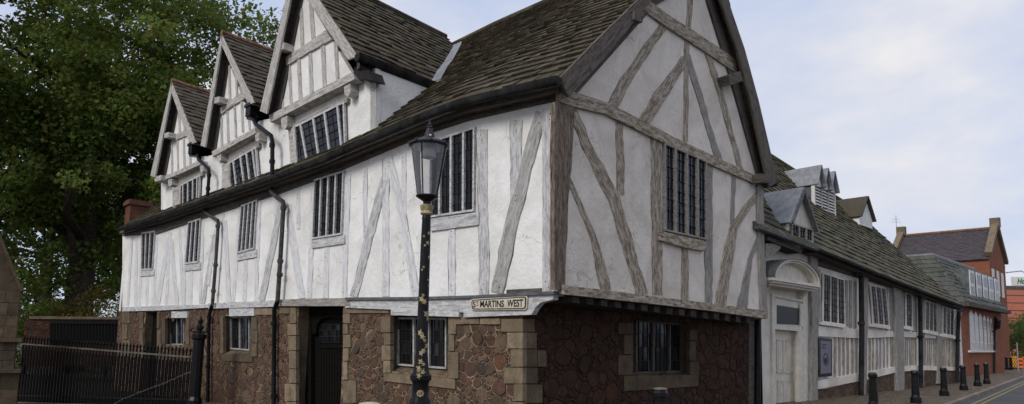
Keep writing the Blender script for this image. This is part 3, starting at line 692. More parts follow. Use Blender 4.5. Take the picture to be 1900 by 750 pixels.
# ---- ground floor windows and door (set back in their openings)
window(L, [(740, 589), (832, 590), (832, 685), (740, 678)], 3, house, -0.26, rows=4, cols=4, fmat='window_paint', mw=.05, fw=.04, mull=[(.36, .36), (.66, .66)])
window(L, [(430, 588), (466, 588), (466, 651), (430, 648)], 2, house, -0.26, rows=3, cols=3, fmat='window_paint', fw=.045)
window(L, [(318, 590), (344, 590), (344, 640), (318, 640)], 2, house, -0.26, rows=3, cols=3, fmat='window_paint', fw=.04)
window(G0, [(1176, 592), (1268, 600), (1268, 692), (1176, 695)], 3, house, -0.28, rows=4, cols=4, fmat='oak_dark', fw=.06)
def slope_sill(fc, front, back, ofront, oback):
    a, b = [fc.at(x, y, ofront) for x, y in front]; c, d = [fc.at(x, y, oback) for x, y in back]; mb = MB(); dn = Vector((0, 0, -.14))
    mb.prism([a, b, d, c], [a + dn, b + dn, d + dn, c + dn]); mb.build('sloping_sill', M['ashlar_dark'], house)
slope_sill(L, [(722, 692), (832, 701)], [(738, 678), (834, 685)], OFF0 + .02, -.30)
slope_sill(L, [(413, 657), (466, 656)], [(429, 647), (468, 650)], OFF0 + .02, -.30)
slope_sill(G0, [(1173, 697), (1281, 696)], [(1172, 690), (1272, 691)], .02, -.30)
door = MB(); slab(door, L, [(566, 560), (640, 560), (640, 800), (566, 800)], -0.49, -0.45)
for i in range(9):
    x = 592 + i * 5; slab(door, L, [(x, 600), (x + 3.6, 600), (x + 3.6, 800), (x, 800)], -0.45, -0.435)
slab(door, L, [(590, 640), (636, 640), (636, 646), (590, 646)], -0.45, -0.41)
dr = door.build('door', M['door_dark'], house); dr['label'] = 'black plank door with a small leaded light in its top half'
fr = MB(); slab(fr, L, [(566, 560), (577, 560), (577, 800), (566, 800)], -0.45, -0.33); slab(fr, L, [(577, 560), (637, 560), (637, 583), (577, 583)], -0.45, -0.34)
slab(fr, L, [(577, 583), (637, 583), (637, 589), (630, 592), (612, 588), (596, 592), (588, 602), (586, 620), (577, 620)], -0.45, -0.35); fr.build('door_frame', M['door_dark'], dr)
window(L, [(594, 601), (632, 601), (632, 636), (594, 637)], 1, dr, -0.44, rows=3, cols=5, fmat='iron', fw=.025, depth=.02, flat=True, name='door_light')
fd = MB(); slab(fd, L, [(262, 578), (295, 578), (295, 720), (262, 720)], -0.34, -0.30); fd.build('door', M['door_dark'], house)['label'] = 'dark far door near the left end of the stone wall'

# ---- beams at the foot of the upper storey
def strip(name, fc, top, bot, back, front, mat, parent, label=None):
    mb = MB(); n = len(top); T = [fc.at(*p, front) for p in top]; B = [fc.at(*p, front) for p in bot]
    bk = fc.n * (front - back); V = []; U = []; ln = 0
    for i in range(n):
        if i: ln += (T[i] - T[i - 1]).length
        h = (T[i] - B[i]).length; V += [T[i] - bk, T[i], B[i], B[i] - bk]; U += [(ln, h + .1), (ln, h), (ln, 0), (ln, -.1)]
    Fs = [(i * 4 + k, i * 4 + (k + 1) % 4, (i + 1) * 4 + (k + 1) % 4, (i + 1) * 4 + k) for i in range(n - 1) for k in range(4)] + [(3, 2, 1, 0), tuple((n - 1) * 4 + k for k in range(4))]
    mb.shared(V, Fs, 0, U); o = mb.build(name, mat, parent)
    if label: o['label'] = label
    return o
strip('sole_beam', L, [(227, 570), (303, 567), (386, 565)], [(227, 578), (303, 576), (386, 571)], -.05, .06, M['oak_white'], house)
strip('sole_beam', L, [(386, 563), (450, 560), (516, 557)], [(386, 573), (450, 571), (516, 569)], -.05, .07, M['oak_white'], house)
strip('sole_beam', L, [(516, 556), (580, 554), (650, 553)], [(516, 568), (580, 568), (650, 568)], -.05, .08, M['oak_grey'], house)
strip('drip_mould', L, [(640, 552), (780, 551), (880, 548), (1029, 540)], [(640, 557), (780, 556), (880, 553), (1029, 546)], -.05, .13, M['lead_dark'], house)
sbm = MB(); slab(sbm, L, [(640, 555), (780, 555), (880, 552), (1027, 545), (1026, 556), (1002, 562), (993, 571), (986, 584), (860, 589), (860, 580), (640, 571)], -.05, .08); sbm.build('sole_beam', M['oak_white'], house)
lt = MB(); slab(lt, L, [(725, 571), (851, 573), (851, 588), (725, 585)], -.05, .10); lt.build('window_lintel', M['oak_white'], house)
lt = MB(); slab(lt, L, [(425, 573), (471, 572), (471, 586), (425, 587)], -.05, .06); lt.build('window_lintel', M['oak_white'], house)
lt = MB(); slab(lt, L, [(318, 578), (347, 578), (347, 590), (318, 590)], -.05, .06); lt.build('window_lintel', M['oak_white'], house)
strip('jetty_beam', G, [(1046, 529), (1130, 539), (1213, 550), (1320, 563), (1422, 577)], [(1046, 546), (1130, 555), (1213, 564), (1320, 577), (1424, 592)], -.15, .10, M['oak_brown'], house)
for i in range(15):                                # joist ends under the jetty
    x = 1062 + i * 27 - i * i * 0.28; y = 548 + (x - 1046) * 0.119; w = 13 - i * .35
    mb = MB(); slab(mb, G, [(x, y), (x + w, y + 1.5), (x + w, y + 13), (x, y + 11)], -.9, .03 + ru(-.03, .03)); mb.build('joist_end', M['joist'], house)

# ---- wall plate under the gutter
strip('wall_plate', L, [(x, y + 26 - i * 1.2) for i, (x, y) in enumerate(EAVE_PX[:-1])] + [(227, 430)], [(x, y + 26 + (15 - i * 1.2) ) for i, (x, y) in enumerate(EAVE_PX[:-1])] + [(227, 438)], -.03, .05, M['oak_dark'], house)
# ---- timbers, long front
def tl(kind, pts, w, mat='oak_white', **k): return timber(kind, L, pts, w, M[mat], house, **k)
for pts, w, mt in [
    ([(253, 436), (251, 570)], 5, 'oak_pale'), ([(333, 424), (339, 567)], 5, 'oak_pale'), ([(315, 430), (308, 567)], 5, 'oak_pale'), ([(272, 512), (272, 568)], 5, 'oak_pale'),
    ([(261, 438), (259, 567)], 4, 'oak_pale'), ([(290, 434), (285, 567)], 5, 'oak_pale'), ([(355, 502), (354, 564)], 5, 'oak_pale'), ([(345, 425), (340, 565)], 5, 'oak_pale'), ([(376, 412), (371, 563)], 5, 'oak_pale'),
    ([(445, 384), (432, 560)], 6, 'oak_pale'), ([(455, 482), (453, 559)], 7, 'oak_pale'), ([(481, 372), (474, 558)], 7, 'oak_pale'), ([(552, 350), (553, 425)], 6, 'oak_pale'), ([(413, 396), (411, 440)], 5, 'oak_pale'),
    ([(581, 340), (573, 553)], 9, 'oak_pale'), ([(606, 458), (604, 553)], 10, 'oak_pale'), ([(645, 322), (638, 553)], 10, 'oak_pale'), ([(677, 310), (677, 440)], 8, 'oak_pale'), ([(715, 295), (715, 550)], 13, 'oak_pale'),
    ([(749, 282), (749, 402)], 9, 'oak_pale'), ([(838, 420), (838, 549)], 13, 'oak_pale'), ([(893.5, 240), (897.5, 547)], 19, 'oak_white'), ([(957, 222), (955, 382)], (22, 18), 'oak_white'), ([(513, 350), (511, 400)], 6, 'oak_pale')]:
    tl('stud', pts, w, mt)
for pts, w, mt in [
    ([(244, 440), (236, 570)], 4, 'oak_pale'), ([(313, 440), (291, 568)], 8, 'oak_pale'), ([(316, 444), (328, 568)], 7, 'oak_pale'), ([(397, 435), (376, 563)], 6, 'oak_white'), ([(416, 408), (424, 561)], 7, 'oak_pale'),
    ([(399, 424), (386, 530)], 5, 'oak_pale'), ([(521, 372), (503, 470), (484, 557)], 11, 'oak_white'), ([(532, 380), (548, 480), (559, 554)], 13, 'oak_pale'), ([(714, 330), (684, 440), (655, 550)], 15, 'oak_white'),
    ([(719, 290), (741, 380), (757, 460), (772, 551)], 15, 'oak_pale'), ([(1003, 208), (976, 310), (950, 410), (922, 543)], (21, 25), 'oak_front')]:
    tl('brace', pts, w, mt, off=0.022)
timber('corner_post', L, [(1019, 202), (1018, 380), (1017, 543)], (28, 23), M['oak_white'], house, off=.055, jit=.5)
# ---- upper windows, long front
def wl(q, n, sill, rows=7, **k):
    w = window(L, q, n, house, 0.008, rows=rows, cols=2, fmat=k.pop('fmat', 'oak_white'), **k)
    strip('sill', L, [(sill[0], sill[1]), (sill[2], sill[3])], [(sill[0], sill[4]), (sill[2], sill[5])], 0, .045, M['oak_white'], w)
wl([(265, 432), (290, 428), (285, 501), (264, 502)], 3, (260, 502, 286, 500, 513, 511), fw=.06, mw=.09)
wl([(352, 412), (375, 405), (370, 488), (345.5, 491)], 3, (342, 490, 372, 487, 503, 500), fw=.06, mw=.09)
wl([(450, 382), (480, 370), (474, 463), (443, 471)], 4, (439, 470, 476, 463, 484, 477), fw=.05, mw=.075)
wl([(586, 334), (641, 317), (637, 436), (582, 445)], 4, (578, 445, 639, 436, 461, 452), rows=8, fw=.045, mw=.065)
wl([(800, 264), (884, 236), (883, 393), (800, 405)], 4, (798, 405, 888, 393, 429, 417), rows=8, fw=.04, mw=.055, mull=[(.24, .24), (.5, .5), (.77, .77)])

# ---- timbers, gable
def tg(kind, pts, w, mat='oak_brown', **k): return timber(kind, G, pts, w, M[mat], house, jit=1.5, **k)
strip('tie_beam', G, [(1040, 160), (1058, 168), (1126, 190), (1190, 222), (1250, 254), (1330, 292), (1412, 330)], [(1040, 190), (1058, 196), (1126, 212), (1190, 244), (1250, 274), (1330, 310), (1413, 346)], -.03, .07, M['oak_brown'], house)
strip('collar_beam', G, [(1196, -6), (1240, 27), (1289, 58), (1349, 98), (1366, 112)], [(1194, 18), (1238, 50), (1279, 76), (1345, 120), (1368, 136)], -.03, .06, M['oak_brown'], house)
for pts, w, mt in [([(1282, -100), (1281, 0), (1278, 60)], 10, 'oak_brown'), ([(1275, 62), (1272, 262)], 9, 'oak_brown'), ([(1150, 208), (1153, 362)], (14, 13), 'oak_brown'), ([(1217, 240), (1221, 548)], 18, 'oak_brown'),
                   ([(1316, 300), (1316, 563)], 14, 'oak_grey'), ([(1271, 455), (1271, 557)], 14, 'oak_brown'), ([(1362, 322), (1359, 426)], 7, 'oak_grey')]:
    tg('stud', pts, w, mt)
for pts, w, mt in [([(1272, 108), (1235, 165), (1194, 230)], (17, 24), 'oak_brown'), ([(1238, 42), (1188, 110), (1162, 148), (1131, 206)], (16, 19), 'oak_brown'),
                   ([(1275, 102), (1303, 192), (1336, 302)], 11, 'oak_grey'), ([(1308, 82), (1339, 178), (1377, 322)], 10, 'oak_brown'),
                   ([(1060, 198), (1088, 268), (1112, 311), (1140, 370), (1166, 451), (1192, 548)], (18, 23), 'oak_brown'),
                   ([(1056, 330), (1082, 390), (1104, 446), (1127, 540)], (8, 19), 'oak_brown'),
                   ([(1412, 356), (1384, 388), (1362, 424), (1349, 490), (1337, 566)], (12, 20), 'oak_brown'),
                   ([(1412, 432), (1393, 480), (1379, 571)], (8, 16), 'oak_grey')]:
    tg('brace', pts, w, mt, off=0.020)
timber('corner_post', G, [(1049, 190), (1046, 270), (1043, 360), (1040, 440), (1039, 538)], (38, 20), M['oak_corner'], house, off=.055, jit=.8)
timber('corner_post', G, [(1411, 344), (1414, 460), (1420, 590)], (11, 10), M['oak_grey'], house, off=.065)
w = window(G, [(1229, 266), (1307, 299), (1308, 446), (1230, 429)], 4, house, 0.008, rows=8, cols=2, fmat='oak_grey', fw=.035, mw=.075, mull=[(.235, .235), (.50, .50), (.76, .76)], depth=.07)
strip('sill', G, [(1227, 429), (1270, 440), (1310, 448)], [(1227, 446), (1270, 459), (1310, 466)], 0, .10, M['oak_brown'], w)

# ---- bargeboards and verge of the gable
def barge(name, fc, out, inn, off, th, mat, parent):
    return strip(name, fc, out, inn, off - th, off, mat, parent)
apx_px = proj(apex)
barge('bargeboard', G, [(1038, 146), (1110, 72), (1184, 0), (1255, -80), (apx_px[0], apx_px[1] + 4)], [(1056, 180), (1125, 104), (1201, 11), (1262, -60), (apx_px[0], apx_px[1] + 40)], GOFF + .01, .06, M['barge'], house)
barge('bargeboard', G, [(apx_px[0], apx_px[1] + 4), (1351, 0), (1382, 91), (1408, 187), (1443, 338)], [(apx_px[0], apx_px[1] + 40), (1337, 0), (1369, 95), (1394, 192), (1427, 348)], GOFF + .01, .06, M['barge'], house)
for q in ([(1178, 18), (1196, 22), (1192, 42), (1176, 36)], [(1351, 140), (1374, 132), (1378, 150), (1356, 158)], [(1412, 322), (1430, 324), (1430, 340), (1412, 338)]):
    mb = MB(); slab(mb, G, q, -.02, GOFF + .05); mb.build('purlin_end', M['barge'], house)
# rafter just under the roof, against the wall
barge('rafter', G, [(1046, 168), (1205, -4), (apx_px[0], apx_px[1] + 44)], [(1060, 186), (1214, 12), (apx_px[0], apx_px[1] + 64)], 0.05, .06, M['oak_dark'], house)
barge('rafter', G, [(apx_px[0], apx_px[1] + 44), (1326, 0), (1356, 95), (1384, 200), (1416, 330)], [(apx_px[0], apx_px[1] + 66), (1312, 0), (1343, 100), (1373, 206), (1408, 334)], 0.05, .06, M['oak_dark'], house)

# ---- main gutter
def gutter(px, off, parent, r0=0.075, dz=-.06, mat='gutter', pts=None, name='gutter', deep=1.25):
    P = pts or [L.at(x, y, off) for x, y in px]; mb = MB(); V = []; n = len(P); k = 7
    for i, p in enumerate(P):
        d = (P[min(i + 1, n - 1)] - P[max(0, i - 1)]); d.z = 0; side = Vector((d.y, -d.x, 0)).normalized()
        for j in range(k):
            a = math.pi * j / (k - 1); V.append(p + side * math.cos(a) * r0 + Vector((0, 0, -(math.sin(a) ** .55) * r0 * deep + dz)))
        V.append(p - side * r0 * .86 + Vector((0, 0, dz))); V.append(p + side * r0 * .86 + Vector((0, 0, dz)))
    K = k + 2
    mb.shared(V, [(i * K + j, (i + 1) * K + j, (i + 1) * K + (j + 1) % K, i * K + (j + 1) % K) for i in range(n - 1) for j in range(K)] + [tuple(range(K)), tuple((n - 1) * K + j for j in range(K))])
    return mb.build(name, M[mat], parent, 'auto')
def dense(P, step=.5):
    out = []
    for i in range(len(P) - 1):
        k = max(1, int((P[i + 1] - P[i]).length / step))
        for j in range(k): out.append(P[i].lerp(P[i + 1], j / k) + Vector((0, 0, random.gauss(0, .006))))
    return out + [P[-1]]
gp = dense([Loff(x, y + 1, 0.44) for x, y in EAVE_PX]); gt = gutter(None, 0, house, .08, .03, pts=gp, deep=1.75)
strip('fascia', L, [(x, y + 2) for x, y in EAVE_PX], [(x, y + 26 - i * 1.7) for i, (x, y) in enumerate(EAVE_PX)], .22, .27, M['oak_dark'], house)
sf = MB()
for i in range(len(EAVE_PX) - 1):
    a = L.at(EAVE_PX[i][0], EAVE_PX[i][1] + 22 - i * 1.4, .25); b = L.at(EAVE_PX[i + 1][0], EAVE_PX[i + 1][1] + 22 - i * 1.4, .25)
    sf.face([a, b, b - L.n * .3, a - L.n * .3])
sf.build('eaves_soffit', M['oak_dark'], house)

# ---- three dormers in the front roof
zM = apex_z
def dormer(ap, rf, lf, wallpts, tie, collar, studs, wq, wmull, wpanel, brackets, blocks_, ridge_mat, label, ridge_len, back_z, lead_gutter):
    V0, V1 = 0.12, 0.45
    fr = MB(); A = [L.at(x, y, V0) for x, y in wallpts]; fr.prism(A, [p - L.n * .12 for p in A])
    d = fr.build('dormer', M['plaster'], house); d['label'] = label
    # solid lower wall between gutter and gable
    a = L.at(*ap, V1); r = L.at(*rf, V1); l = L.at(*lf, V1); back = dP * ridge_len
    ab = a + back; ab.z = back_z
    for ff, nm in ((r, 'right'), (l, 'left')):
        fb = ff + back; fb.z += (back_z - a.z)
        E = [ff, fb]; Rr = [a, ab]
        roof('roof', E, Rr, M['slate'] if label.startswith('largest') else M['slate_brown'], d, expo=.27, width=.28, clip=lambda p: above_main(p) < -0.35)
    mb = MB()
    for i in range(18):
        t0, t1 = i / 18, (i + 1) / 18; p, q = a.lerp(ab, t0), a.lerp(ab, t1); mb.tube([p + Vector((0, 0, .03)), q + Vector((0, 0, .03))], .09, 8)
    mb.build('ridge_tiles', ridge_mat, d, 'auto')
    # bargeboards
    wpx = 6.5 if ap[1] > 0 else 10.5
    tp = proj(a)
    def bb(f, s, o=V1 + .01, w=wpx, t=.05, mt='oak_dormer', nm='bargeboard'):
        fx, fy = f; barge(nm, L, [(tp[0] + s * 1, tp[1] + 3), (fx + s * 1, fy)], [(tp[0] - s * 0, tp[1] + wpx * 3.2), (fx - s * w * 1.25, fy + w * .55)], o, t, M[mt], d)
    bb(rf, 1, w=wpx * 1.25); bb(lf, -1, w=wpx * .9)
    # inner rafters against the wall
    for f, s in ((rf, 1), (lf, -1)):
        p0 = proj(a - L.n * (V1 - V0 - .05)); q = L.at(*f, V1) - L.n * (V1 - V0 - .05); q0 = proj(q)
        barge('rafter', L, [(p0[0], p0[1] + 8), (q0[0], q0[1] + 3)], [(p0[0], p0[1] + wpx * 4), (q0[0] - s * wpx * 1.5, q0[1] + wpx)], V0 + .05, .05, M['oak_dark'], d)
    strip('tie_beam', L, tie[0], tie[1], V0 - .1, V0 + .16, M['oak_dormer'], d)
    strip('collar_beam', L, collar[0], collar[1], V0 - .02, V0 + .06, M['oak_dormer'], d)
    for (x0, y0, x1, y1, w) in studs: timber('stud', L, [(x0, y0), (x1, y1)], w, M['oak_dormer'], d, off=V0 + .03, back=V0 - .02)
    for (x, y, w, h) in brackets:
        mb = MB(); slab(mb, L, [(x - w / 2, y - h / 2), (x + w / 2, y - h / 2 - w * .3), (x + w / 2, y + h * .2), (x + w * .1, y + h / 2), (x - w * .4, y + h * .3)], -.02, V0 + .12); mb.build('bracket', M['oak_dormer'], d)
    for (x, y, w, h) in blocks_:
        mb = MB(); slab(mb, L, [(x - w / 2, y - h / 2), (x + w / 2, y - h / 2 - w * .3), (x + w / 2, y + h / 2 - w * .3), (x - w / 2, y + h / 2)], -.02, V1 - .02); mb.build('purlin_end', M['oak_dormer'], d)
    window(L, wq, 4, d, 0.06, mull=wmull, rows=6, cols=2, fmat='oak_white', fw=.06, mw=.075, flat=True, name='window_frame', depth=.05)
    mb = MB(); slab(mb, L, wpanel, 0.0, .11); mb.build('window_post', M['oak_dormer'], d)
    strip('window_head', L, [(wq[0][0] - 3, wq[0][1] - 5), (wq[1][0] + 3, wq[1][1] - 7)], [(wq[0][0] - 3, wq[0][1] + 2), (wq[1][0] + 3, wq[1][1] + 1)], 0, .10, M['oak_grey'], d)
    return d, a, r, l, ab
D1, a1, r1, l1, ab1 = dormer((546, -70), (662, 104), (483, 206), [(548, -40), (655, 140), (503, 222)],
    ([(499, 214), (580, 172), (655, 133)], [(501, 227), (580, 186), (658, 147)]), ([(529, 106), (565, 84), (604, 56)], [(531, 122), (565, 101), (615, 73)]),
    [(536, 118, 539, 196, 5), (553.5, 105, 557, 187, 5.5), (574, 92, 577.6, 178, 6), (597.5, 78, 602, 165, 7), (622, 76, 626, 150, 6.5), (522, 165, 524, 205, 3.5), (558, 15, 560, 88, 5.5), (576, -5, 580, 72, 7)],
    [(546, 236), (641, 188), (644, 280), (550, 321)], [(.16, .27), (.42, .5), (.64, .71), (.88, .93)], [(535, 241), (547, 235), (552, 318), (540, 322)],
    [(527, 229, 12, 22), (644, 168, 12, 24)], [(521, 88, 11, 13)], M['slate'], 'largest dormer gable, nearest the corner, with a white cheek wall and lead valley beside it', 5.5, zM + .36, True)
D2, a2, r2, l2, ab2 = dormer((411, 62), (471, 190), (373, 270), [(412, 85), (474, 242), (396, 288)],
    ([(393, 281), (430, 261), (473, 237)], [(394, 291), (430, 271), (474, 247)]), ([(408, 201), (428, 186), (451, 168)], [(410, 212), (428, 198), (457, 181)]),
    [(421, 202, 423, 262, 3.6), (434, 192, 437, 254, 3.6), (447.6, 180, 450, 245, 3.6), (410, 218, 411, 270, 3.4), (424.6, 122, 426, 190, 3.4), (437, 132, 439, 178, 3.4), (461, 215, 462, 240, 3.2)],
    [(425, 303), (477, 272), (482, 332), (430, 357)], [(.2, .22), (.46, .5), (.67, .7), (.88, .92)], [(412, 307), (426, 300), (427, 354), (411, 361)],
    [(406, 294, 8, 15), (477, 256, 8, 15)], [(402, 187, 9, 11)], M['terracotta'], 'middle dormer gable between the other two dormers', 5.6, zM - .05, False)
D3, a3, r3, l3, ab3 = dormer((318, 151), (362, 264), (280, 326), [(319, 172), (368, 302), (302, 334)],
    ([(300, 329), (335, 314), (370, 297)], [(300, 336), (335, 322), (372, 305)]), ([(318, 254), (335, 245), (354, 236)], [(319, 263), (335, 256), (358, 247)]),
    [(318, 258, 319, 324, 3), (328.5, 255, 329.6, 318, 3), (340, 250, 341.6, 312, 3), (351, 245, 352.6, 304, 3), (331, 205, 333, 250, 3), (341, 222, 342, 246, 2.6)],
    [(334, 345), (373, 324), (371, 374), (333, 389)], [(.2, .22), (.44, .47), (.68, .7), (.88, .9)], [(320, 351), (335, 343), (334, 390), (320, 394)],
    [(315, 340, 7, 13), (374, 314, 7, 13)], [(309, 252, 8, 9), (293, 333, 12, 9)], M['terracotta'], 'smallest looking dormer gable, farthest to the left', 5.6, a3.z if False else 10.9, False)
# front wall of the attic between gutter and dormer gables
aw = MB()
slab(aw, L, [(299, 340), (336, 328), (372, 302), (374, 290), (386, 290), (396, 287), (474, 240), (480, 225), (492, 222), (503, 220), (655, 140), (697, 118), (696, 262), (600, 306), (500, 343), (380, 384), (299, 410)], -.14, 0.0)
aw.build('attic_wall', M['plaster'], house)
# cheek wall of the large dormer
cw = MB(); c0 = L.at(696, 118, 0.0); c1 = L.at(696, 262, 0.0); cb = dP * 4.6
A = [c1, c1 + cb, c0 + cb, c0]; cw.prism(A, [p + L.d * .2 for p in A]); cw.build('cheek_wall', M['plaster'], D1)
cw = MB(); c0 = L.at(300, 338, 0.0); c1 = L.at(300, 412, 0.0)
A = [c1, c1 + dP * 4, c0 + dP * 4, c0]; cw.prism(A, [p - L.d * .15 for p in A]); cw.build('cheek_wall', M['plaster'], D3)
# dormer gutter, its end block and the lead valley
g0 = r1 + Vector((0, 0, -.02)) ; gd = (r1 + dP * 3.2)
t = -above_main(r1 + Vector((0, 0, 0))) ; e1 = r1 + dP * (0.0 + (above_main(r1) / -dP.dot(mainN)))
gd = gutter(None, 0, D1, .10, .02, pts=[r1 - L.d * .10 - dP * .05, r1.lerp(e1, .5) - L.d * .10, e1 - L.d * .10 + dP * .1], deep=2.0)
mb = MB(); mb.bar(r1 + L.d * .08 + dP * .1 + Vector((0, 0, -.15)), e1 + L.d * .08 + Vector((0, 0, -.15)), .12, .2); mb.build('fascia', M['oak_dark'], D1)
mb = MB(); slab(mb, L, [(657, 124), (684, 131), (690, 149), (668, 146), (657, 136)], -.1, .28); mb.build('corbel', M['gutter'], D1)
J = ab1
def main_uv(x, y):
    u, v = .25, .5
    for _ in range(12):
        p = mS(u, v); px_ = mS(u + .001, v); pv_ = mS(u, v + .001)
        a, b, c_, d_ = (px_.x - p.x) / .001, (pv_.x - p.x) / .001, (px_.y - p.y) / .001, (pv_.y - p.y) / .001
        det = a * d_ - b * c_; ex, ey = x - p.x, y - p.y; u += (d_ * ex - b * ey) / det; v += (-c_ * ex + a * ey) / det; u = min(max(u, .0), .999); v = min(max(v, 0), .999)
    return u, v
val = []
for i in range(9):
    v_ = i / 8; best_ = None
    for k in range(60):
        t_ = k / 59; p = (r1.lerp(a1, v_)).lerp((r1 + (ab1 - a1)).lerp(ab1, v_), t_); q_ = mS(*main_uv(p.x, p.y))
        if q_.z >= p.z: best_ = p; break
    if best_ is None: best_ = p
    val.append(best_)
mb = MB(); Z = Vector((0, 0, 1)); rows_ = []
for p in val:
    row = []
    for o_ in (.04, -.10, -.24, -.38):
        w_ = p + dL3 * o_; q_ = mS(*main_uv(w_.x, w_.y)); row.append(Vector((w_.x, w_.y, q_.z)) + Z * (.13 if o_ > 0 else .11))
    rows_.append(row)
for i in range(8):
    for j in range(3):
        A = [rows_[i][j], rows_[i][j + 1], rows_[i + 1][j + 1], rows_[i + 1][j]]; mb.prism([q + Z * .01 * (i % 2) for q in A], [q - Z * .08 for q in A])
mb.build('lead_valley', M['lead'], D1)

# ---- rainwater pipes
def pipe(fc, pts, r, mat, parent, off=.14, hopper=None, collars=(), name='downpipe'):
    P = [fc.at(x, y, off) for x, y in pts]; mb = MB(); mb.tube(P, r, 10); o = mb.build(name, M[mat], parent, 'auto')
    if collars:
        for x, y in collars:
            cb = MB()
            p = fc.at(x, y, off); cb.tube([p + Vector((0, 0, .05)), p - Vector((0, 0, .05))], r * 1.35, 10); cb.bar(p - fc.d * r * 2, p + fc.d * r * 2, .03, .03)
            cb.build('pipe_collar', M[mat], o, 'auto')
    if hopper:
        x, y, w, h = hopper; p = fc.at(x, y, off); s = w; hb = MB(); ang = math.atan2(fc.d.y, fc.d.x)
        hb.box(p + Vector((0, 0, -h * .12)), s * .78, s * .62, h * .72, ang); hb.box(p + Vector((0, 0, h * .30)), s, s * .78, h * .22, ang)
        hb.box(p + Vector((0, 0, -h * .55)), s * .6, s * .5, h * .22, ang); hb.build('hopper_head', M[mat], o)
    return o
pipe(L, [(471, 222), (476, 232), (490, 242), (503, 252), (505.5, 264), (505, 330)], .06, 'iron', house, .3, (468, 205, .42, .42), [(505, 270), (505, 300)])
pipe(L, [(366, 288), (369, 297), (380, 306), (387, 314), (388, 325), (384, 374)], .055, 'iron', house, .3, (360, 276, .42, .42), [(388, 325), (386, 350)])
pipe(L, [(378, 384), (379, 393), (392, 402), (404, 409), (405, 416), (400, 490), (394, 566)], .055, 'iron_old', house, .16, None, [(404, 420), (400, 492), (396, 540)])
pipe(L, [(501, 340), (503, 355), (514, 367), (525, 374), (526, 384), (521, 468), (515, 560)], .06, 'iron_old', house, .18, None, [(526, 386), (520, 485), (519, 510)])
pipe(L, [(393, 566), (388, 585), (386, 700), (385, 800)], .055, 'iron', house, .12, None, [(388, 590), (386, 680)])
pipe(L, [(515, 558), (509, 575), (508, 700), (507, 830)], .06, 'iron', house, .12, None, [(508, 600), (508, 735)])
pipe(G0, [(1407, 594), (1406, 760)], .08, 'iron', house, .12); 
mb = MB(); slab(mb, G0, [(1390, 596), (1401, 596), (1401, 780), (1390, 780)], -.02, .04); mb.build('post', M['oak_dark'], house)
# ---- brick chimney at the left end
ch = MB(); cpos = at_y(257, 378, 31.5); ch.box((cpos.x, cpos.y, cpos.z - 1.3), .8, .9, 2.4, math.atan2(L.d.y, L.d.x)); cho = ch.build('chimney', M['brick_dark'], house)
cc = MB(); cc.box((cpos.x, cpos.y, cpos.z - .08), 1.0, 1.1, .16, math.atan2(L.d.y, L.d.x)); cc.box((cpos.x, cpos.y, cpos.z + .04), .92, 1.0, .12, math.atan2(L.d.y, L.d.x)); cc.build('chimney_cap', M['brick_dark'], cho)

# ================================================================== the street sign
sg_c = L.at(925.5, 563.5, .10)
sign = thing('street_name_sign', sg_c, 'cream cast iron street name plate with black letters on the beam above the stone corner', 'street sign')
def rounded(fc, x0, y0, x1, y1, x2, y2, x3, y3, c=.18):
    Q = [Vector((x0, y0)), Vector((x1, y1)), Vector((x2, y2)), Vector((x3, y3))]; out = []
    for i in range(4):
        p, a, b = Q[i], Q[(i - 1) % 4], Q[(i + 1) % 4]; r = 6 * c / .18 * .9
        pa, pb = p + (a - p).normalized() * r, p + (b - p).normalized() * r
        out += [pa, p.lerp((pa + pb) / 2, .45), pb]
    return [(q.x, q.y) for q in out]
mb = MB(); slab(mb, L, rounded(L, 872.5, 555, 979, 548.5, 977, 575, 873.5, 576), .07, .115); mb.build('plate', M['cream'], sign)
mb = MB(); slab(mb, L, rounded(L, 874.5, 556.8, 976.5, 550.5, 975, 573.3, 875.5, 574.3, .16), .10, .122); mb.build('black_border', M['iron'], sign)
mb = MB(); slab(mb, L, rounded(L, 876, 558.4, 974.5, 552.3, 973.3, 571.8, 877, 572.8, .15), .10, .127); mb.build('panel', M['cream'], sign)
def text(name, s, fc, p_left, p_right, height, off, mat, parent, ext=.004, bold=.0, shear=0.0):
    cu = bpy.data.curves.new('text', 'FONT'); cu.body = s; cu.size = 1; cu.extrude = 0.5; cu.offset = bold; cu.shear = shear
    ob = bpy.data.objects.new('text', cu); col.objects.link(ob); dg = bpy.context.evaluated_depsgraph_get()
    me = bpy.data.meshes.new_from_object(ob.evaluated_get(dg)); bpy.data.objects.remove(ob)
    xs = [v.co.x for v in me.vertices]; ys = [v.co.y for v in me.vertices]; x0, x1, y0, y1 = min(xs), max(xs), min(ys), max(ys)
    a, b = p_left, p_right; base = BASE[parent.name]; ax = (b - a); up = Vector((0, 0, 1))
    for v in me.vertices:
        t = (v.co.x - x0) / (x1 - x0); h = (v.co.y - y0) / (y1 - y0)
        v.co = a + ax * t + up * h * height + fc.n * (off + ext * (1 if v.co.z > 0 else 0)) - base
    me.materials.clear(); me.materials.append(mat)
    o = bpy.data.objects.new(name, me); col.objects.link(o); o.parent = parent; return o
def on(fc, x, y): return fc.at(x, y, .127)
text('lettering', 'MARTINS', L, on(L, 891, 570.6), on(L, 935, 570.2), (on(L, 912, 557.6) - on(L, 912, 570.4)).z, 0, M['iron'], sign, bold=.022)
text('lettering', 'WEST', L, on(L, 941, 570), on(L, 970.5, 569.2), (on(L, 955, 555.8) - on(L, 955, 569.6)).z, 0, M['iron'], sign, bold=.022)
text('lettering', 'S', L, on(L, 877.5, 570.8), on(L, 882.5, 570.8), (on(L, 880, 559.4) - on(L, 880, 570.8)).z, 0, M['iron'], sign, bold=.02)
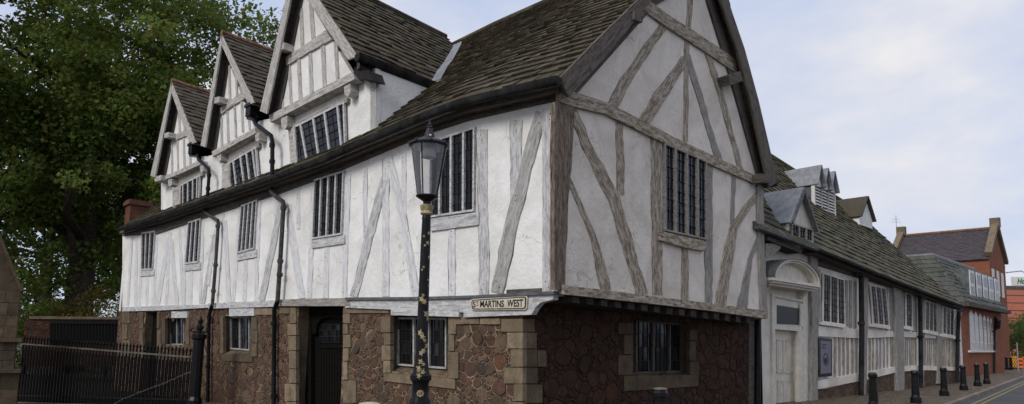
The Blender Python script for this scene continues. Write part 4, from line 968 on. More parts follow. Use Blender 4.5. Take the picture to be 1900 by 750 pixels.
text('lettering', 'T', L, on(L, 883.5, 564.5), on(L, 887.5, 564.5), (on(L, 886, 559) - on(L, 886, 564.5)).z, 0, M['iron'], sign, bold=.02)
mb = MB(); slab(mb, L, [(884, 566), (887, 566), (887, 567.2), (884, 567.2)], .126, .131); mb.build('lettering_underline', M['iron'], sign)

# ================================================================== the hall along the street
hall = thing('timber_framed_hall', (14, 26, 0), 'long low timber framed hall with mossy slate roof running along the street', 'hall')
HG = [(1424, 428), (1487, 452), (1512, 461), (1612, 502), (1700, 537), (1787, 569)]
he = [Hf.at(x, y, .45) for x, y in HG]
dH = Hf.d; nH = Hf.n
hr = []
s0 = Vector((7.0, 17.85, 0)) - nH * 4.6
for x, y in ((1400, 272), (1437, 295), (1551, 367), (1600, 399)):
    f2 = Face((s0.x, s0.y), d=(dH.x, dH.y)); hr.append(f2.at(x, y, 0))
he_l, hr_l = he[2:], hr
ln_e = (he[-1] - he[2]).length
start = Hf.uv(he[2])[0]; 
def ridge_at(u):
    us = [Hf.uv(p)[0] for p in hr]
    for i in range(len(us) - 1):
        if u <= us[i + 1] or i == len(us) - 2:
            k = (u - us[i]) / (us[i + 1] - us[i]); return hr[i].lerp(hr[i + 1], k)
u_e, u_s = Hf.uv(he[-1])[0], Hf.uv(he[2])[0]
RR = [ridge_at(u_s + (u_e - u_s) * t) for t in (0, .25, .5, .75, 1)]
hroof, hS, hn = roof('roof', he[2:], RR, M['slate_moss'], hall, expo=.30, width=.33)
roof('roof', [he[2] - nH * 9.6, he[-1] - nH * 9.6], [RR[0], RR[-1]], M['slate_moss'], hall, expo=.4, width=.6)
# lower roof over the entrance
E2 = [Hf.at(1400, 419, .5), Hf.at(1487, 452, .5), Hf.at(1512, 461, .5)]
RE = [ridge_at(Hf.uv(p)[0]) for p in E2]
roof('roof', E2, RE, M['slate_moss'], hall, expo=.30, width=.33)
uh0, uh1 = Hf.u(1412.5, 600), Hf.u(1780, 620)
op_hd = rect_uz(Hf, 1439, 1480, 612, 760); op_hd[2] = -.1; op_ht = rect_uz(Hf, 1441, 1486, 566, 602)
zt = 5.1
hw_poly = MB()
def hz(px, py): return Hf.at(px, py).z
wtop = [(1411, 424), (1512, 462), (1612, 502), (1700, 537), (1781, 566)]
for i in range(len(wtop) - 1):
    if i == 0: continue
    a, b = Hf.at(wtop[i][0], wtop[i][1]), Hf.at(wtop[i + 1][0], wtop[i + 1][1]); A = [Vector((a.x, a.y, a.z + .1)), Vector((b.x, b.y, b.z + .1)), Vector((b.x, b.y, .3)), Vector((a.x, a.y, .3))]
    hw_poly.prism(A, [p - nH * .25 for p in A])
hw_poly.build('street_wall', M['plaster_hall'], hall)
ud = Hf.u(1512, 600)
holed('entrance_wall', Hf, uh0, ud, -.3, Hf.at(1430, 430).z, [op_hd], simple('cream_render', (0.60, 0.56, 0.49), .8, 0, .12, 2), hall, 0.0, depth=.22, z1b=Hf.at(1510, 462).z, rmat=M['door_cream'])
pl = MB(); A = [Hf.pt(ud, -.5, .05), Hf.pt(uh1, -.5, .05), Hf.at(1781, 688, .05), Hf.at(1700, 684, .05), Hf.at(1612, 704, .05), Hf.at(1512, 727, .05)]
pl.face(A, [Hf.uv(p) for p in A])
B = [p - nH * .2 for p in A]
for i in range(2, 5): pl.face([A[i], A[i + 1], B[i + 1], B[i]])
pl.build('stone_plinth', M['rubble_wall'], hall)
ew = MB(); p0 = Hf.pt(uh1, -.5, 0); zz = Hf.at(1781, 562).z
A = [p0, p0 - nH * 9, p0 - nH * 9 + Vector((0, 0, zz + .5)), RR[-1] - dH * .3 - Vector((0, 0, .2)), p0 + Vector((0, 0, zz + .5))]; ew.prism(A, [p - dH * .25 for p in A]); ew.build('end_wall', M['plaster_hall'], hall)
# posts
def th(kind, pts, w, mat='oak_grey', **k): return timber(kind, Hf, pts, w, M[mat], hall, **k)
th('post', [(1511, 468), (1513, 600), (1512, 790)], (12, 12), 'oak_grey', off=.12)
th('post', [(1607, 506), (1606, 620), (1603, 760)], (9, 8), 'oak_grey', off=.12)
th('post', [(1666, 530), (1671, 640), (1672, 735)], (15, 13), 'oak_grey', off=.16)
th('post', [(1742, 562), (1744, 640), (1745, 712)], (10, 9), 'oak_grey', off=.12)
th('post', [(1716, 552), (1714, 640), (1712, 718)], (5, 5), 'oak_grey', off=.08)
th('post', [(1783, 575), (1776, 600), (1777, 700)], (7, 7), 'oak_grey', off=.05)
strip('wall_plate', Hf, [(x, y) for x, y in wtop[1:]], [(1512, 490), (1612, 521), (1700, 548), (1781, 574)], 0, .08, M['oak_dark'], hall)
strip('middle_rail', Hf, [(1518, 605), (1595, 612), (1665, 615), (1710, 618), (1775, 624)], [(1518, 624), (1595, 628), (1665, 625), (1710, 627), (1775, 630)], 0, .07, M['plaster_hall'], hall)
strip('sole_beam', Hf, [(1518, 706), (1612, 690), (1665, 680), (1710, 678), (1777, 682)], [(1518, 722), (1612, 704), (1665, 690), (1710, 687), (1777, 688)], 0, .09, M['plaster_hall'], hall)
def railed(a, b, n, w):
    for i in range(n):
        t = (i + .5) / n; x = a + (b - a) * t; yb = 706 - (x - 1518) * .17 if x < 1665 else 681; yt = 622 + (x - 1518) * .02
        th('stud', [(x + ru(-.6, .6), yt), (x + ru(-.6, .6), yb)], w * .8, 'oak_brown' if rnd() < .5 else 'oak_grey', off=.03)
railed(1546, 1594, 6, 4.2); railed(1611, 1664, 8, 3.6); railed(1679, 1701, 6, 2.0); railed(1716, 1738, 6, 2.0); railed(1748, 1772, 7, 1.9)
for x, yt, yb, w in ((1572, 520, 606, 4), (1580, 520, 608, 4), (1588, 522, 610, 4), (1647, 532, 614, 3), (1654, 534, 614, 3), (1660, 536, 614, 3), (1696, 546, 616, 3), (1701, 548, 616, 2.5), (1520, 500, 606, 4), (1676, 540, 612, 3)):
    th('stud', [(x, yt), (x + ru(-1, 1), yb)], w, 'oak_grey', off=.05)
for q, n, c, r_ in (([(1526, 506), (1565, 519), (1567, 604), (1525, 598)], 3, 3, 8), ([(1613, 528), (1642, 535), (1649, 606), (1619, 602)], 3, 2, 8), ([(1679, 543), (1691, 546), (1692, 609), (1680, 606)], 1, 3, 8),
                    ([(1716, 557), (1738, 565), (1738, 618), (1715, 613)], 3, 2, 7), ([(1748, 568), (1769, 575), (1769, 624), (1748, 620)], 3, 2, 7)):
    w = window(Hf, q, n, hall, .05, rows=r_, cols=c, fmat='plaster_hall', gmat='glass_brown', lmat='cames', fw=.04, mw=.03, depth=.04)
    mb = MB(); slab(mb, Hf, [(q[3][0] - 3, q[3][1] - 1), (q[2][0] + 3, q[2][1] - 1), (q[2][0] + 3, q[2][1] + 5), (q[3][0] - 3, q[3][1] + 4)], 0, .16); mb.build('sill', M['plaster_hall'], w)
hg = dense(he[2:], .6); gutter(None, 0, hall, .08, .0, pts=[p + nH * .06 for p in hg])
sf = MB()
for i in range(2, len(he) - 1):
    a, b = he[i] - Vector((0, 0, .12)), he[i + 1] - Vector((0, 0, .12)); sf.face([a, b, b - nH * .45, a - nH * .45])
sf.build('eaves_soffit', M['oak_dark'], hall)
# pipes on the hall
pipe(Hf, [(1586, 495), (1590, 506), (1598, 514), (1599, 620), (1597, 780)], .085, 'gutter', hall, .22, (1592, 500, .3, .3), [(1598, 600)])
pipe(Hf, [(1701, 540), (1707, 552), (1708, 620), (1709, 724)], .085, 'gutter', hall, .2, None, [(1708, 625)])
pipe(Hf, [(1786, 572), (1779, 580), (1777, 630), (1776, 708)], .085, 'gutter', hall, .2, None, [(1777, 632)])
# entrance: panelled door, overlight, surround
dd = MB(); slab(dd, Hf, [(1436, 606), (1486, 606), (1486, 800), (1436, 800)], -.2, -.15)
for (x0, y0, x1, y1) in ((1442, 630, 1455, 692), (1459, 631, 1473, 693), (1443, 706, 1456, 760), (1460, 706, 1473, 760)):
    for q in ([(x0, y0), (x1, y0 + 1), (x1, y0 + 3), (x0, y0 + 2)], [(x0, y1 - 2), (x1, y1 - 2), (x1, y1), (x0, y1)], [(x0, y0), (x0 + 1.6, y0), (x0 + 1.6, y1), (x0, y1)], [(x1 - 1.6, y0), (x1, y0), (x1, y1), (x1 - 1.6, y1)]):
        slab(dd, Hf, q, -.16, -.128)
    slab(dd, Hf, [(x0 + 3, y0 + 5), (x1 - 3, y0 + 5), (x1 - 3, y1 - 5), (x0 + 3, y1 - 5)], -.16, -.138)
hd = dd.build('door', M['door_cream'], hall); hd['label'] = 'cream panelled entrance door under an arched hood'
mb = MB(); kp = Hf.at(1475, 676, -.10); mb.lathe(kp, [(.0, -.04), (.035, -.03), (.045, 0), (.035, .03), (.0, .04)], 10); mb.build('door_knob', M['white'], hd, 'auto')
ds = MB()
for q in ([(1433, 545), (1438, 546), (1439, 780), (1434, 780)], [(1490, 556), (1496, 557), (1497, 780), (1491, 780)], [(1438, 546), (1490, 556), (1490, 561), (1438, 551)], [(1438, 602), (1488, 606), (1488, 615), (1438, 611)], [(1481, 612), (1490, 613), (1490, 780), (1481, 780)], [(1434, 555), (1441, 556), (1441, 604), (1434, 604)], [(1485, 563), (1491, 564), (1491, 606), (1485, 606)]):
    slab(ds, Hf, q, -.02, .06 + ru(-.012, .012))
ds.build('door_surround', M['door_cream'], hall)
ol = MB(); slab(ol, Hf, [(1441, 566), (1485, 573), (1485, 603), (1441, 601)], -.02, .02); ol.build('overlight', simple('dark_green_glass', (.02, .024, .02), .4, 0, .2, 4, .1, .2), hall)
# arched hood (segmental pediment)
hood = MB(); hx0, hx1 = 1431, 1519
ha = Hf.at(hx0, 516, .5); hb = Hf.at(hx1, 530, .5); hz0 = (ha.z + hb.z) / 2
u0, u1 = Hf.uv(ha)[0] + .12, Hf.uv(hb)[0] - .05; um = (u0 + u1) / 2; hw = (u1 - u0) / 2; rise = .62
def arc(r, k=16, z0=hz0): return [(um - math.cos(math.pi * i / k) * r, z0 + math.sin(math.pi * i / k) * r * rise / hw * 1.0) for i in range(k + 1)]
oa, ia = arc(hw), arc(hw - .16)
for i in range(16):
    q = [oa[i], oa[i + 1], ia[i + 1], ia[i]]; hood.prism([Hf.pt(u, z, .5) for u, z in q], [Hf.pt(u, z, 0) for u, z in q])
oa2, ia2 = arc(hw + .05), arc(hw - .03)
for i in range(16):
    q = [oa2[i], oa2[i + 1], ia2[i + 1], ia2[i]]; hood.prism([Hf.pt(u, z, .56) for u, z in q], [Hf.pt(u, z, .46) for u, z in q])
q = [(um - hw, hz0), (um + hw, hz0)] ; ty = [Hf.pt(u, z, .3) for u, z in ia] ; hood.face(ty)
for (z0, z1, e, o_) in ((-.12, 0, .0, .5), (-.06, .02, .06, .56), (-.18, -.12, -.06, .42)):
    A = [(um - hw - e, hz0 + z0), (um + hw + e, hz0 + z0), (um + hw + e, hz0 + z1), (um - hw - e, hz0 + z1)]; hood.prism([Hf.pt(u, z, o_) for u, z in A], [Hf.pt(u, z, .0) for u, z in A])
for sgn in (-1, 1):
    A = [(um + sgn * (hw - .25) - .09, hz0 - .42), (um + sgn * (hw - .25) + .09, hz0 - .42), (um + sgn * (hw - .25) + .09, hz0 - .18), (um + sgn * (hw - .25) - .09, hz0 - .18)]
    hood.prism([Hf.pt(u, z, .3 if z > hz0 - .3 else .08) for u, z in A], [Hf.pt(u, z, 0) for u, z in A])
ho = hood.build('door_hood', M['door_cream'], hall)
lc = MB()
for i in range(16):
    q = [oa2[i], oa2[i + 1]]; A = [Hf.pt(*q[0], .58), Hf.pt(*q[1], .58), Hf.pt(*q[1], -.02), Hf.pt(*q[0], -.02)]; lc.prism([p + Vector((0, 0, .025)) for p in A], [p + Vector((0, 0, .003)) for p in A])
lc.build('lead_cover', M['lead_dark'], ho)
# eaves bracket and boards over the entrance
mb = MB(); slab(mb, Hf, [(1424, 445), (1487, 470), (1487, 462), (1424, 438)], 0, .42); mb.build('eaves_board', M['oak_dark'], hall)
mb = MB(); slab(mb, Hf, [(1421, 452), (1450, 452), (1448, 462), (1432, 474), (1421, 478)], .0, .35); mb.build('bracket', M['oak_grey'], hall)
gutter(None, 0, hall, .08, .0, 'lead_dark', pts=[p + nH * .05 for p in E2])

def gablet(fc_off, apx, lft, rgt, depth, roofmat, wallmat, name, label=None, wallbot=None, over=.12, parent=None, ridge_drop=0.0, ridge_end=None):
    a, l, r = [Hf.at(*p, fc_off) for p in (apx, lft, rgt)]
    l.z = r.z = (l.z + r.z) / 2; um_ = (Hf.uv(l)[0] + Hf.uv(r)[0]) / 2
    a = Hf.pt(um_, a.z, fc_off); mb = MB()
    if wallbot: 
        A = [a, r, Vector((r.x, r.y, wallbot)), Vector((l.x, l.y, wallbot)), l]
    else: A = [a, r, l]
    bk = nH * depth; mb.prism([p - nH * .04 for p in A], [p - bk for p in A]); o = mb.build(name, M[wallmat], parent or hall)
    if label: o['label'] = label
    rf = MB()
    for s in (l, r):
        q = [a + nH * over, s + (s - a).normalized() * over + nH * over]; B = [p - bk for p in q]; A2 = [q[0], q[1], B[1], B[0]]
        nn = (A2[1] - A2[0]).cross(A2[3] - A2[0]).normalized(); nn = nn if nn.z > 0 else -nn
        rf.prism([p + nn * .06 for p in A2], A2)
    rf.build(name + '_roof' if parent else 'roof', M[roofmat], o if parent is None else parent)
    return o, a, l, r
# small lead roofed dormer over the entrance
dg_, a_, l_, r_ = gablet(.30, (1488, 352), (1462, 412), (1510, 424), 4.0, 'lead', 'door_cream', 'dormer', 'small dormer with sheet lead roof over the entrance', wallbot=Hf.at(1487, 446, .3).z)
window(Hf, [(1466, 414), (1506, 426), (1506, 452), (1466, 440)], 3, dg_, .27, rows=3, cols=2, fmat='oak_grey', fw=.05, flat=True, name='window_frame')
mb = MB(); A = [l_ + nH * .1, a_ + nH * .1, a_ + nH * .1 - Vector((0, 0, .14)), l_ + nH * .1 - Vector((0, 0, .1)) + dH * .04]; mb.prism([p + nH * .05 for p in A], A)
A = [r_ + nH * .1, a_ + nH * .1, a_ + nH * .1 - Vector((0, 0, .14)), r_ + nH * .1 - Vector((0, 0, .1)) - dH * .04]; mb.prism([p + nH * .05 for p in A], A); mb.build('bargeboard', M['lead_dark'], dg_)
# louvred ventilator with three gablets on the ridge side
lo = -2.2
pv = [Hf.at(x, y, lo) for x, y in ((1508, 343), (1546, 360), (1546, 406), (1508, 384))]
zb, zt_ = min(pv[2].z, pv[3].z), (pv[0].z + pv[1].z) / 2
uu0, uu1 = Hf.uv(pv[0])[0], Hf.uv(pv[1])[0]
vb = MB(); A = [Hf.pt(uu0, zb, lo), Hf.pt(uu1, zb, lo), Hf.pt(uu1, zt_, lo), Hf.pt(uu0, zt_, lo)]; vb.prism([p - nH * .05 for p in A], [p - nH * 2.4 for p in A])
vent = vb.build('louvred_dormer', M['lead_dark'], hall); vent['label'] = 'white louvred ventilator dormer with three lead capped gablets'
lv = MB(); lf_ = MB(); rf = MB()
for i in range(3):
    a = uu0 + (uu1 - uu0) * i / 3; b = uu0 + (uu1 - uu0) * (i + 1) / 3; m_ = (a + b) / 2; nl = 8
    for k in range(nl):
        z = zb + .08 + (zt_ - zb - .1) * k / nl; A = [Hf.pt(a + .06, z, lo + .06), Hf.pt(b - .06, z, lo + .06), Hf.pt(b - .06, z + .1, lo - .02), Hf.pt(a + .06, z + .1, lo - .02)]
        lv.prism(A, [p + Vector((0, 0, .025)) for p in A])
    for u_ in (a, b):
        lf_.prism([Hf.pt(u_ - .04, zb, lo + .08), Hf.pt(u_ + .04, zb, lo + .08), Hf.pt(u_ + .04, zt_, lo + .08), Hf.pt(u_ - .04, zt_, lo + .08)], [Hf.pt(u_ - .04, zb, lo - .05), Hf.pt(u_ + .04, zb, lo - .05), Hf.pt(u_ + .04, zt_, lo - .05), Hf.pt(u_ - .04, zt_, lo - .05)])
    g = [Hf.pt(a, zt_, lo + .08), Hf.pt(b, zt_, lo + .08), Hf.pt(m_, zt_ + .75, lo + .08)]; lf_.prism(g, [p - nH * .1 for p in g])
    for u_ in (a - .05, b + .05):
        A = [Hf.pt(m_, zt_ + .85, lo + .25), Hf.pt(u_, zt_ - .02, lo + .25), Hf.pt(u_, zt_ - .02, lo - 2.2), Hf.pt(m_, zt_ + .85, lo - 2.2)]
        sg_ = -1 if u_ < m_ else 1; rf.prism([p + dH * .04 * sg_ + Vector((0, 0, .03)) for p in A], A)
lv.build('louvres', M['white'], vent); lf_.build('louvre_frame', M['white'], vent); rf.build('gablet_roofs', M['lead'], vent)
mb = MB(); q0, q1 = hr[1], hr[2]
for i in range(40): 
    p, q = ridge_at(u_s - 1 + (u_e - u_s + 1) * i / 40), ridge_at(u_s - 1 + (u_e - u_s + 1) * (i + 1) / 40); mb.tube([p + Vector((0, 0, .02)), q + Vector((0, 0, .02))], .11, 8)
mb.build('ridge_tiles', M['slate_moss'], hroof, 'auto')
# second dormer farther on
o2, a_, l_, r_ = gablet(-2.4, (1607, 366), (1596, 398), (1620, 410), 3.2, 'slate_brown', 'plaster', 'dormer', 'far dormer with a white gable near the end of the hall roof', wallbot=Hf.at(1607, 420, -2.4).z)
mb = MB(); p = Hf.at(1586, 392, -3.0); mb.box((p.x, p.y, p.z - .1), .8, 1.1, .7, math.atan2(dH.y, dH.x)); mb.build('lead_box', M['lead_dark'], o2)

# notice board on the hall
nbp = Hf.at(1531, 662, .1)
nb = thing('notice_board', nbp, 'black framed lilac grey poster case with a dark round emblem on the hall wall', 'notice board')
mb = MB(); slab(mb, Hf, [(1519, 626), (1544, 629), (1544, 698), (1520, 700)], .0, .14); mb.build('case', M['iron'], nb)
mb = MB(); slab(mb, Hf, [(1523, 632), (1542, 634), (1542, 692), (1523, 694)], .1, .146); mb.build('poster', simple('lilac_poster', (0.17, 0.158, 0.19), .5, 0, .1), nb)
mb = MB(); c = Hf.at(1532.5, 667, .15); cu_, cz_ = Hf.uv(c)
ring = [(cu_ + math.cos(a) * r_, cz_ + math.sin(a) * r_) for r_ in (.2, .16) for a in [2 * math.pi * k / 20 for k in range(20)]]
for k in range(20):
    q = [ring[k], ring[(k + 1) % 20], ring[20 + (k + 1) % 20], ring[20 + k]]; mb.face([Hf.pt(u, z, .151) for u, z in q])
mb.face([Hf.pt(cu_ + x, cz_ + z, .151) for x, z in ((-.13, -.06), (-.08, -.12), (.08, -.12), (.12, .02), (.07, .09), (.04, .01), (.0, .06), (-.05, .0), (-.1, .07))])
mb.build('emblem', M['iron'], nb)
mb = MB(); 
for k in range(3):
    p = Hf.at(1531, 640 + k * 3.6, .15); u_, z_ = Hf.uv(p); mb.face([Hf.pt(u_ - .22, z_, .151), Hf.pt(u_ + (.02 if k else .12), z_, .151), Hf.pt(u_ + (.02 if k else .12), z_ + .025, .151), Hf.pt(u_ - .22, z_ + .025, .151)])
mb.build('small_print', M['iron'], nb)

# ================================================================== brick buildings down the street
B1 = Face((27.0, 38.0), (34.6, 45.0))
sch = thing('brick_schoolhouse', (31, 44, 0), 'red brick building with tall white windows and a green grey mansard roof beyond the hall', 'building')
u0, u1 = B1.u(1783, 620), B1.u(1861, 640); zE = (B1.at(1789, 560).z + B1.at(1859, 585).z) / 2
mb = MB(); nb1 = B1.n; A = [B1.pt(u0, -.5), B1.pt(u1, -.5), B1.pt(u1, zE), B1.pt(u0, zE)]; mb.prism(A, [p - nb1 * 9 for p in A]); mb.build('wall', M['brick'], sch)
wx = [(1799, 1807, 574), (1808, 1815, 577), (1816.5, 1822.5, 581), (1824.5, 1829.5, 584), (1831.5, 1835.5, 586.5), (1837.5, 1841, 589)]
for x0, x1, y0 in wx:
    ua_, ub_ = B1.u(x0, 610), B1.u(x1, 610); za, zb_ = B1.at((x0 + x1) / 2, y0 + 1).z, B1.at((x0 + x1) / 2, 651).z; um_ = (ua_ + ub_) / 2
    mb = MB(); A = [(ua_, zb_), (ub_, zb_), (ub_, za - .25), (um_ + .12, za - .08), (um_, za), (um_ - .12, za - .08), (ua_, za - .25)]
    mb.prism([B1.pt(u, z, .02) for u, z in A], [B1.pt(u, z, -.05) for u, z in A]); wo = mb.build('window', M['white'], sch)
    gl = MB()
    for k in range(4):
        a, b = zb_ + (za - .3 - zb_) * k / 4, zb_ + (za - .3 - zb_) * (k + 1) / 4
        for s in (0, 1):
            x = ua_ + .06 + (ub_ - ua_ - .12) * s / 2; w_ = (ub_ - ua_ - .12) / 2; gl.face([B1.pt(x + .025, a + .03, .026), B1.pt(x + w_ - .025, a + .03, .026), B1.pt(x + w_ - .025, b - .03, .026), B1.pt(x + .025, b - .03, .026)])
    gl.build('glass', simple('pale_window_glass', (0.42, 0.40, 0.36), .2, 0, .2), wo)
mb = MB(); A = [B1.at(1796, 652, .0), B1.at(1844, 652, .0)]; mb.bar(A[0] + nb1 * .05, A[1] + nb1 * .05, .16, .12); mb.build('window_sill', M['white'], sch)
mb = MB(); A = [B1.pt(u0 - .4, zE - .02, .4), B1.pt(u1 + .2, zE - .02, .4)]; mb.bar(A[0], A[1], .3, .22); mb.bar(B1.pt(u0 - .35, zE - .02, .4), B1.pt(u0 - .35, zE - .02, -8), .3, .22); mb.build('cornice', M['oak_dark'], sch)
zt2 = B1.at(1771, 474, -1.2).z; zt2 = at_y(1771, 474, 39.2).z
e0, e1_, = B1.pt(u0 - .4, zE + .1, .4), B1.pt(u1, zE + .1, .4)
t0, t1 = B1.pt(u0 + .9, zt2, -1.4), B1.pt(u1, zt2, -1.4)
roof('roof', [e0, e1_], [t0, t1], M['slate_green'], sch, expo=.32, width=.4)
e2_ = B1.pt(u0 - .4, zE + .1, -8.5); t2_ = B1.pt(u0 + .9, zt2, -7.5)
roof('roof', [e2_, e0], [t2_, t0], M['slate_green'], sch, expo=.32, width=.4)
mb = MB(); A = [t0, t1, t1 - nb1 * 6.2, t2_]; mb.prism([p + Vector((0, 0, .1)) for p in A], A); mb.build('lead_flat', M['lead'], sch)
for i in range(5):
    a = u0 + 2.4 + (u1 - u0 - 2.6) * i / 5; b = a + (u1 - u0 - 2.6) / 5 * .74; z0, z1 = zE + .4, zE + 2.35
    mb = MB(); A = [B1.pt(a, z0, .05), B1.pt(b, z0, .05), B1.pt(b, z1, .05), B1.pt(a, z1, .05)]; mb.prism(A, [p - nb1 * 2 for p in A]); do = mb.build('dormer', M['lead_dark'], sch)
    mb = MB(); A = [B1.pt(a + .04, z0 + .05, .09), B1.pt(b - .04, z0 + .05, .09), B1.pt(b - .04, z1 - .1, .09), B1.pt(a + .04, z1 - .1, .09)]; mb.prism(A, [p - nb1 * .06 for p in A]); mb.build('window_frame', M['white'], do)
    mb = MB()
    for k in range(2):
        A = [B1.pt(a + .2, z0 + .2 + k * .85, .095), B1.pt(b - .2, z0 + .2 + k * .85, .095), B1.pt(b - .2, z0 + .85 + k * .85, .095), B1.pt(a + .2, z0 + .85 + k * .85, .095)]; mb.face(A)
    mb.build('glass', M['glass'], do)
pipe(B1, [(1847, 588), (1846, 600), (1845, 692)], .07, 'iron', sch, .12)
# tall gabled brick building behind
tb = thing('gabled_brick_building', (45, 66, 0), 'tall red brick building with purple slate roof and stone capped gables behind the schoolhouse', 'building')
q = {}
n0 = at_y(1847, 427, 60); zr_ = n0.z; n1 = Vector((n0.x, n0.y, 0)); dd_ = Vector((-.70, .714, 0)); sd = Vector((.714, .70, 0))
# length so that the far end projects to px 1677
best = min((abs(proj(n1 + dd_ * s + Vector((0, 0, zr_)))[0] - 1672), s) for s in [k * .1 for k in range(20, 300)])[1]
ze_ = at_y(1845, 484, 58.5).z
wd_ = 4.2
A = [n1 - sd * wd_, n1 + sd * wd_]; 
mb = MB()
g = [n1 - sd * wd_ + Vector((0, 0, -1)), n1 + sd * wd_ + Vector((0, 0, -1)), n1 + sd * wd_ + Vector((0, 0, ze_)), n1 + Vector((0, 0, zr_ + .1)), n1 - sd * wd_ + Vector((0, 0, ze_))]
mb.prism(g, [p + dd_ * best for p in g]); mb.build('wall', M['brick'], tb)
E = [n1 - sd * (wd_ + .2) + Vector((0, 0, ze_ - .05)), n1 - sd * (wd_ + .2) + dd_ * best + Vector((0, 0, ze_ - .05))]; Rr = [n1 + Vector((0, 0, zr_ + .15)), n1 + dd_ * best + Vector((0, 0, zr_ + .15))]
roof('roof', E, Rr, M['slate_purple'], tb, expo=.24, width=.3)
roof('roof', [n1 + sd * (wd_ + .2) + Vector((0, 0, ze_ - .05)), n1 + sd * (wd_ + .2) + dd_ * best + Vector((0, 0, ze_ - .05))], Rr, M['slate_purple'], tb, expo=.5, width=.6)
mb = MB(); mb.tube([Rr[0] + Vector((0, 0, .08)), Rr[1] + Vector((0, 0, .08))], .14, 8); mb.build('ridge_tiles', M['terracotta'], tb)
for en in (0, best):
    for s in (-1, 1):
        p = n1 + dd_ * en + Vector((0, 0, zr_ + .55)); q = n1 + dd_ * en + sd * s * (wd_ + .2) + Vector((0, 0, ze_ + .4)); cp = MB(); cp.bar(p, q, .55, .4); cp.build('gable_coping', M['ashlar'], tb)
    p = n1 + dd_ * en + Vector((0, 0, zr_ + .7)); cp = MB(); cp.box(p, .6, .8, .9, R(45)); cp.build('apex_stone', M['ashlar'], tb)
for k in range(3):
    mb = MB(); fb = Face((n1.x - sd.x * wd_, n1.y - sd.y * wd_), d=(sd.x, sd.y)); u_ = 1.0 + k * 2.4; 
    A = [fb.pt(u_, ze_ - 3.2, .03), fb.pt(u_ + 1.2, ze_ - 3.2, .03), fb.pt(u_ + 1.2, ze_ - .8, .03), fb.pt(u_, ze_ - .8, .03)]; mb.prism(A, [p - fb.n * .1 for p in A]); mb.build('window', M['white'], tb)
# aerial on the far gable
ae = MB(); p = at_y(1664, 440, 66); ae.tube([p - Vector((0, 0, 2)), p + Vector((0, 0, 2.3))], .03, 6); ae.bar(p + Vector((-.5, 0, 1.6)), p + Vector((.5, 0, 1.6)), .03, .03); ae.bar(p + Vector((-.35, 0, 1.9)), p + Vector((.35, 0, 1.9)), .03, .03); ae.build('aerial', M['steel'], tb)

# far red building with roof sign
far = thing('red_panel_building', (75, 88, 0), 'low red panelled building at the far end of the street', 'building')
p0 = at_y(1850, 560, 88); p1 = at_y(1990, 560, 88); fb = Face((p0.x, p0.y), (p1.x, p1.y)); zt3 = at_y(1870, 531, 88).z; un = (p1 - p0).length
mb = MB(); A = [fb.pt(0, -1), fb.pt(un + 10, -1), fb.pt(un + 10, zt3), fb.pt(0, zt3)]; mb.prism(A, [p - fb.n * 12 for p in A]); mb.build('wall', M['panel_red'], far)
mb = MB()
for k in range(5): mb.bar(fb.pt(0, zt3 - .2 - k * 1.05, .02), fb.pt(un + 10, zt3 - .2 - k * 1.05, .02), .08, .07 if k else .5)
mb.build('panel_joints', M['oak_dark'], far)
sb = thing('rooftop_sign', at_y(1891, 529, 87.5), 'white box sign with green script letters on the roof of the far red building', 'sign')
a, b = fb.u(1881, 520), fb.u(1912, 520); z0, z1 = fb.at(1890, 529.5).z, fb.at(1890, 514).z
mb = MB(); A = [fb.pt(a, z0, .1), fb.pt(b, z0, .1), fb.pt(b, z1, .1), fb.pt(a, z1, .1)]; mb.prism(A, [p - fb.n * .6 for p in A]); mb.build('sign_box', M['white'], sb)
text('lettering', 'Ho', fb, fb.pt(a + .35, z0 + .2, .1), fb.pt(a + (b - a) * .62, z0 + .2, .1), (z1 - z0) * .66, .02, M['sign_green'], sb, ext=.02, bold=.03, shear=.35)

# ================================================================== ground, road, pavement
C0v = Vector((C0[0], C0[1], 0))
def gz(x, y):
    s = (Vector((x, y, 0)) - C0v).dot(L.d); return -.037 * min(max(0, s - 1), 26)
mb = MB(); xs = [-600, -250, -120] + list(range(-60, 61, 6)) + [120, 250, 600]; ys = [-300, -100, -40, -20] + list(range(-10, 81, 6)) + [120, 250, 500, 900]
V = [(x, y, -.10 + gz(x, y)) for y in ys for x in xs]; n = len(xs)
mb.shared(V, [(j * n + i, j * n + i + 1, (j + 1) * n + i + 1, (j + 1) * n + i) for j in range(len(ys) - 1) for i in range(n - 1)])
tag(mb.build('road', M['asphalt']), 'grey asphalt road curving away past the buildings', 'road', kind='structure')
K = [(-60, 4.2), (-30, 4.2), (-10, 4.4), (-2, 4.7), (.6, 6.0), (4.4, 10), (13.3, 19.7), (23.5, 30.8), (34.5, 42.8), (60, 70.5)]
Wi = [(-60, 75), (-40, 75), (-22, 65), (-10, 55), (-2, 45), (3, 38), (8, 34), (16, 40), (26, 52), (50, 80)]
def resample(P, k):
    out = []
    for i in range(len(P) - 1):
        for j in range(k): t = j / k; out.append((P[i][0] + (P[i + 1][0] - P[i][0]) * t, P[i][1] + (P[i + 1][1] - P[i][1]) * t))
    return out + [P[-1]]
K2, W2 = resample(K, 4), resample(Wi, 4); nr = 24; mb = MB(); V = []
for a, b in zip(K2, W2):
    for j in range(nr + 1):
        t = j / nr; x, y = a[0] + (b[0] - a[0]) * t, a[1] + (b[1] - a[1]) * t; V.append((x, y, gz(x, y)))
mb.shared(V, [(i * (nr + 1) + j, (i + 1) * (nr + 1) + j, (i + 1) * (nr + 1) + j + 1, i * (nr + 1) + j + 1) for i in range(len(K2) - 1) for j in range(nr)])
tag(mb.build('pavement', M['setts']), 'cobbled pavement in front of the timber framed buildings', 'pavement', kind='structure')
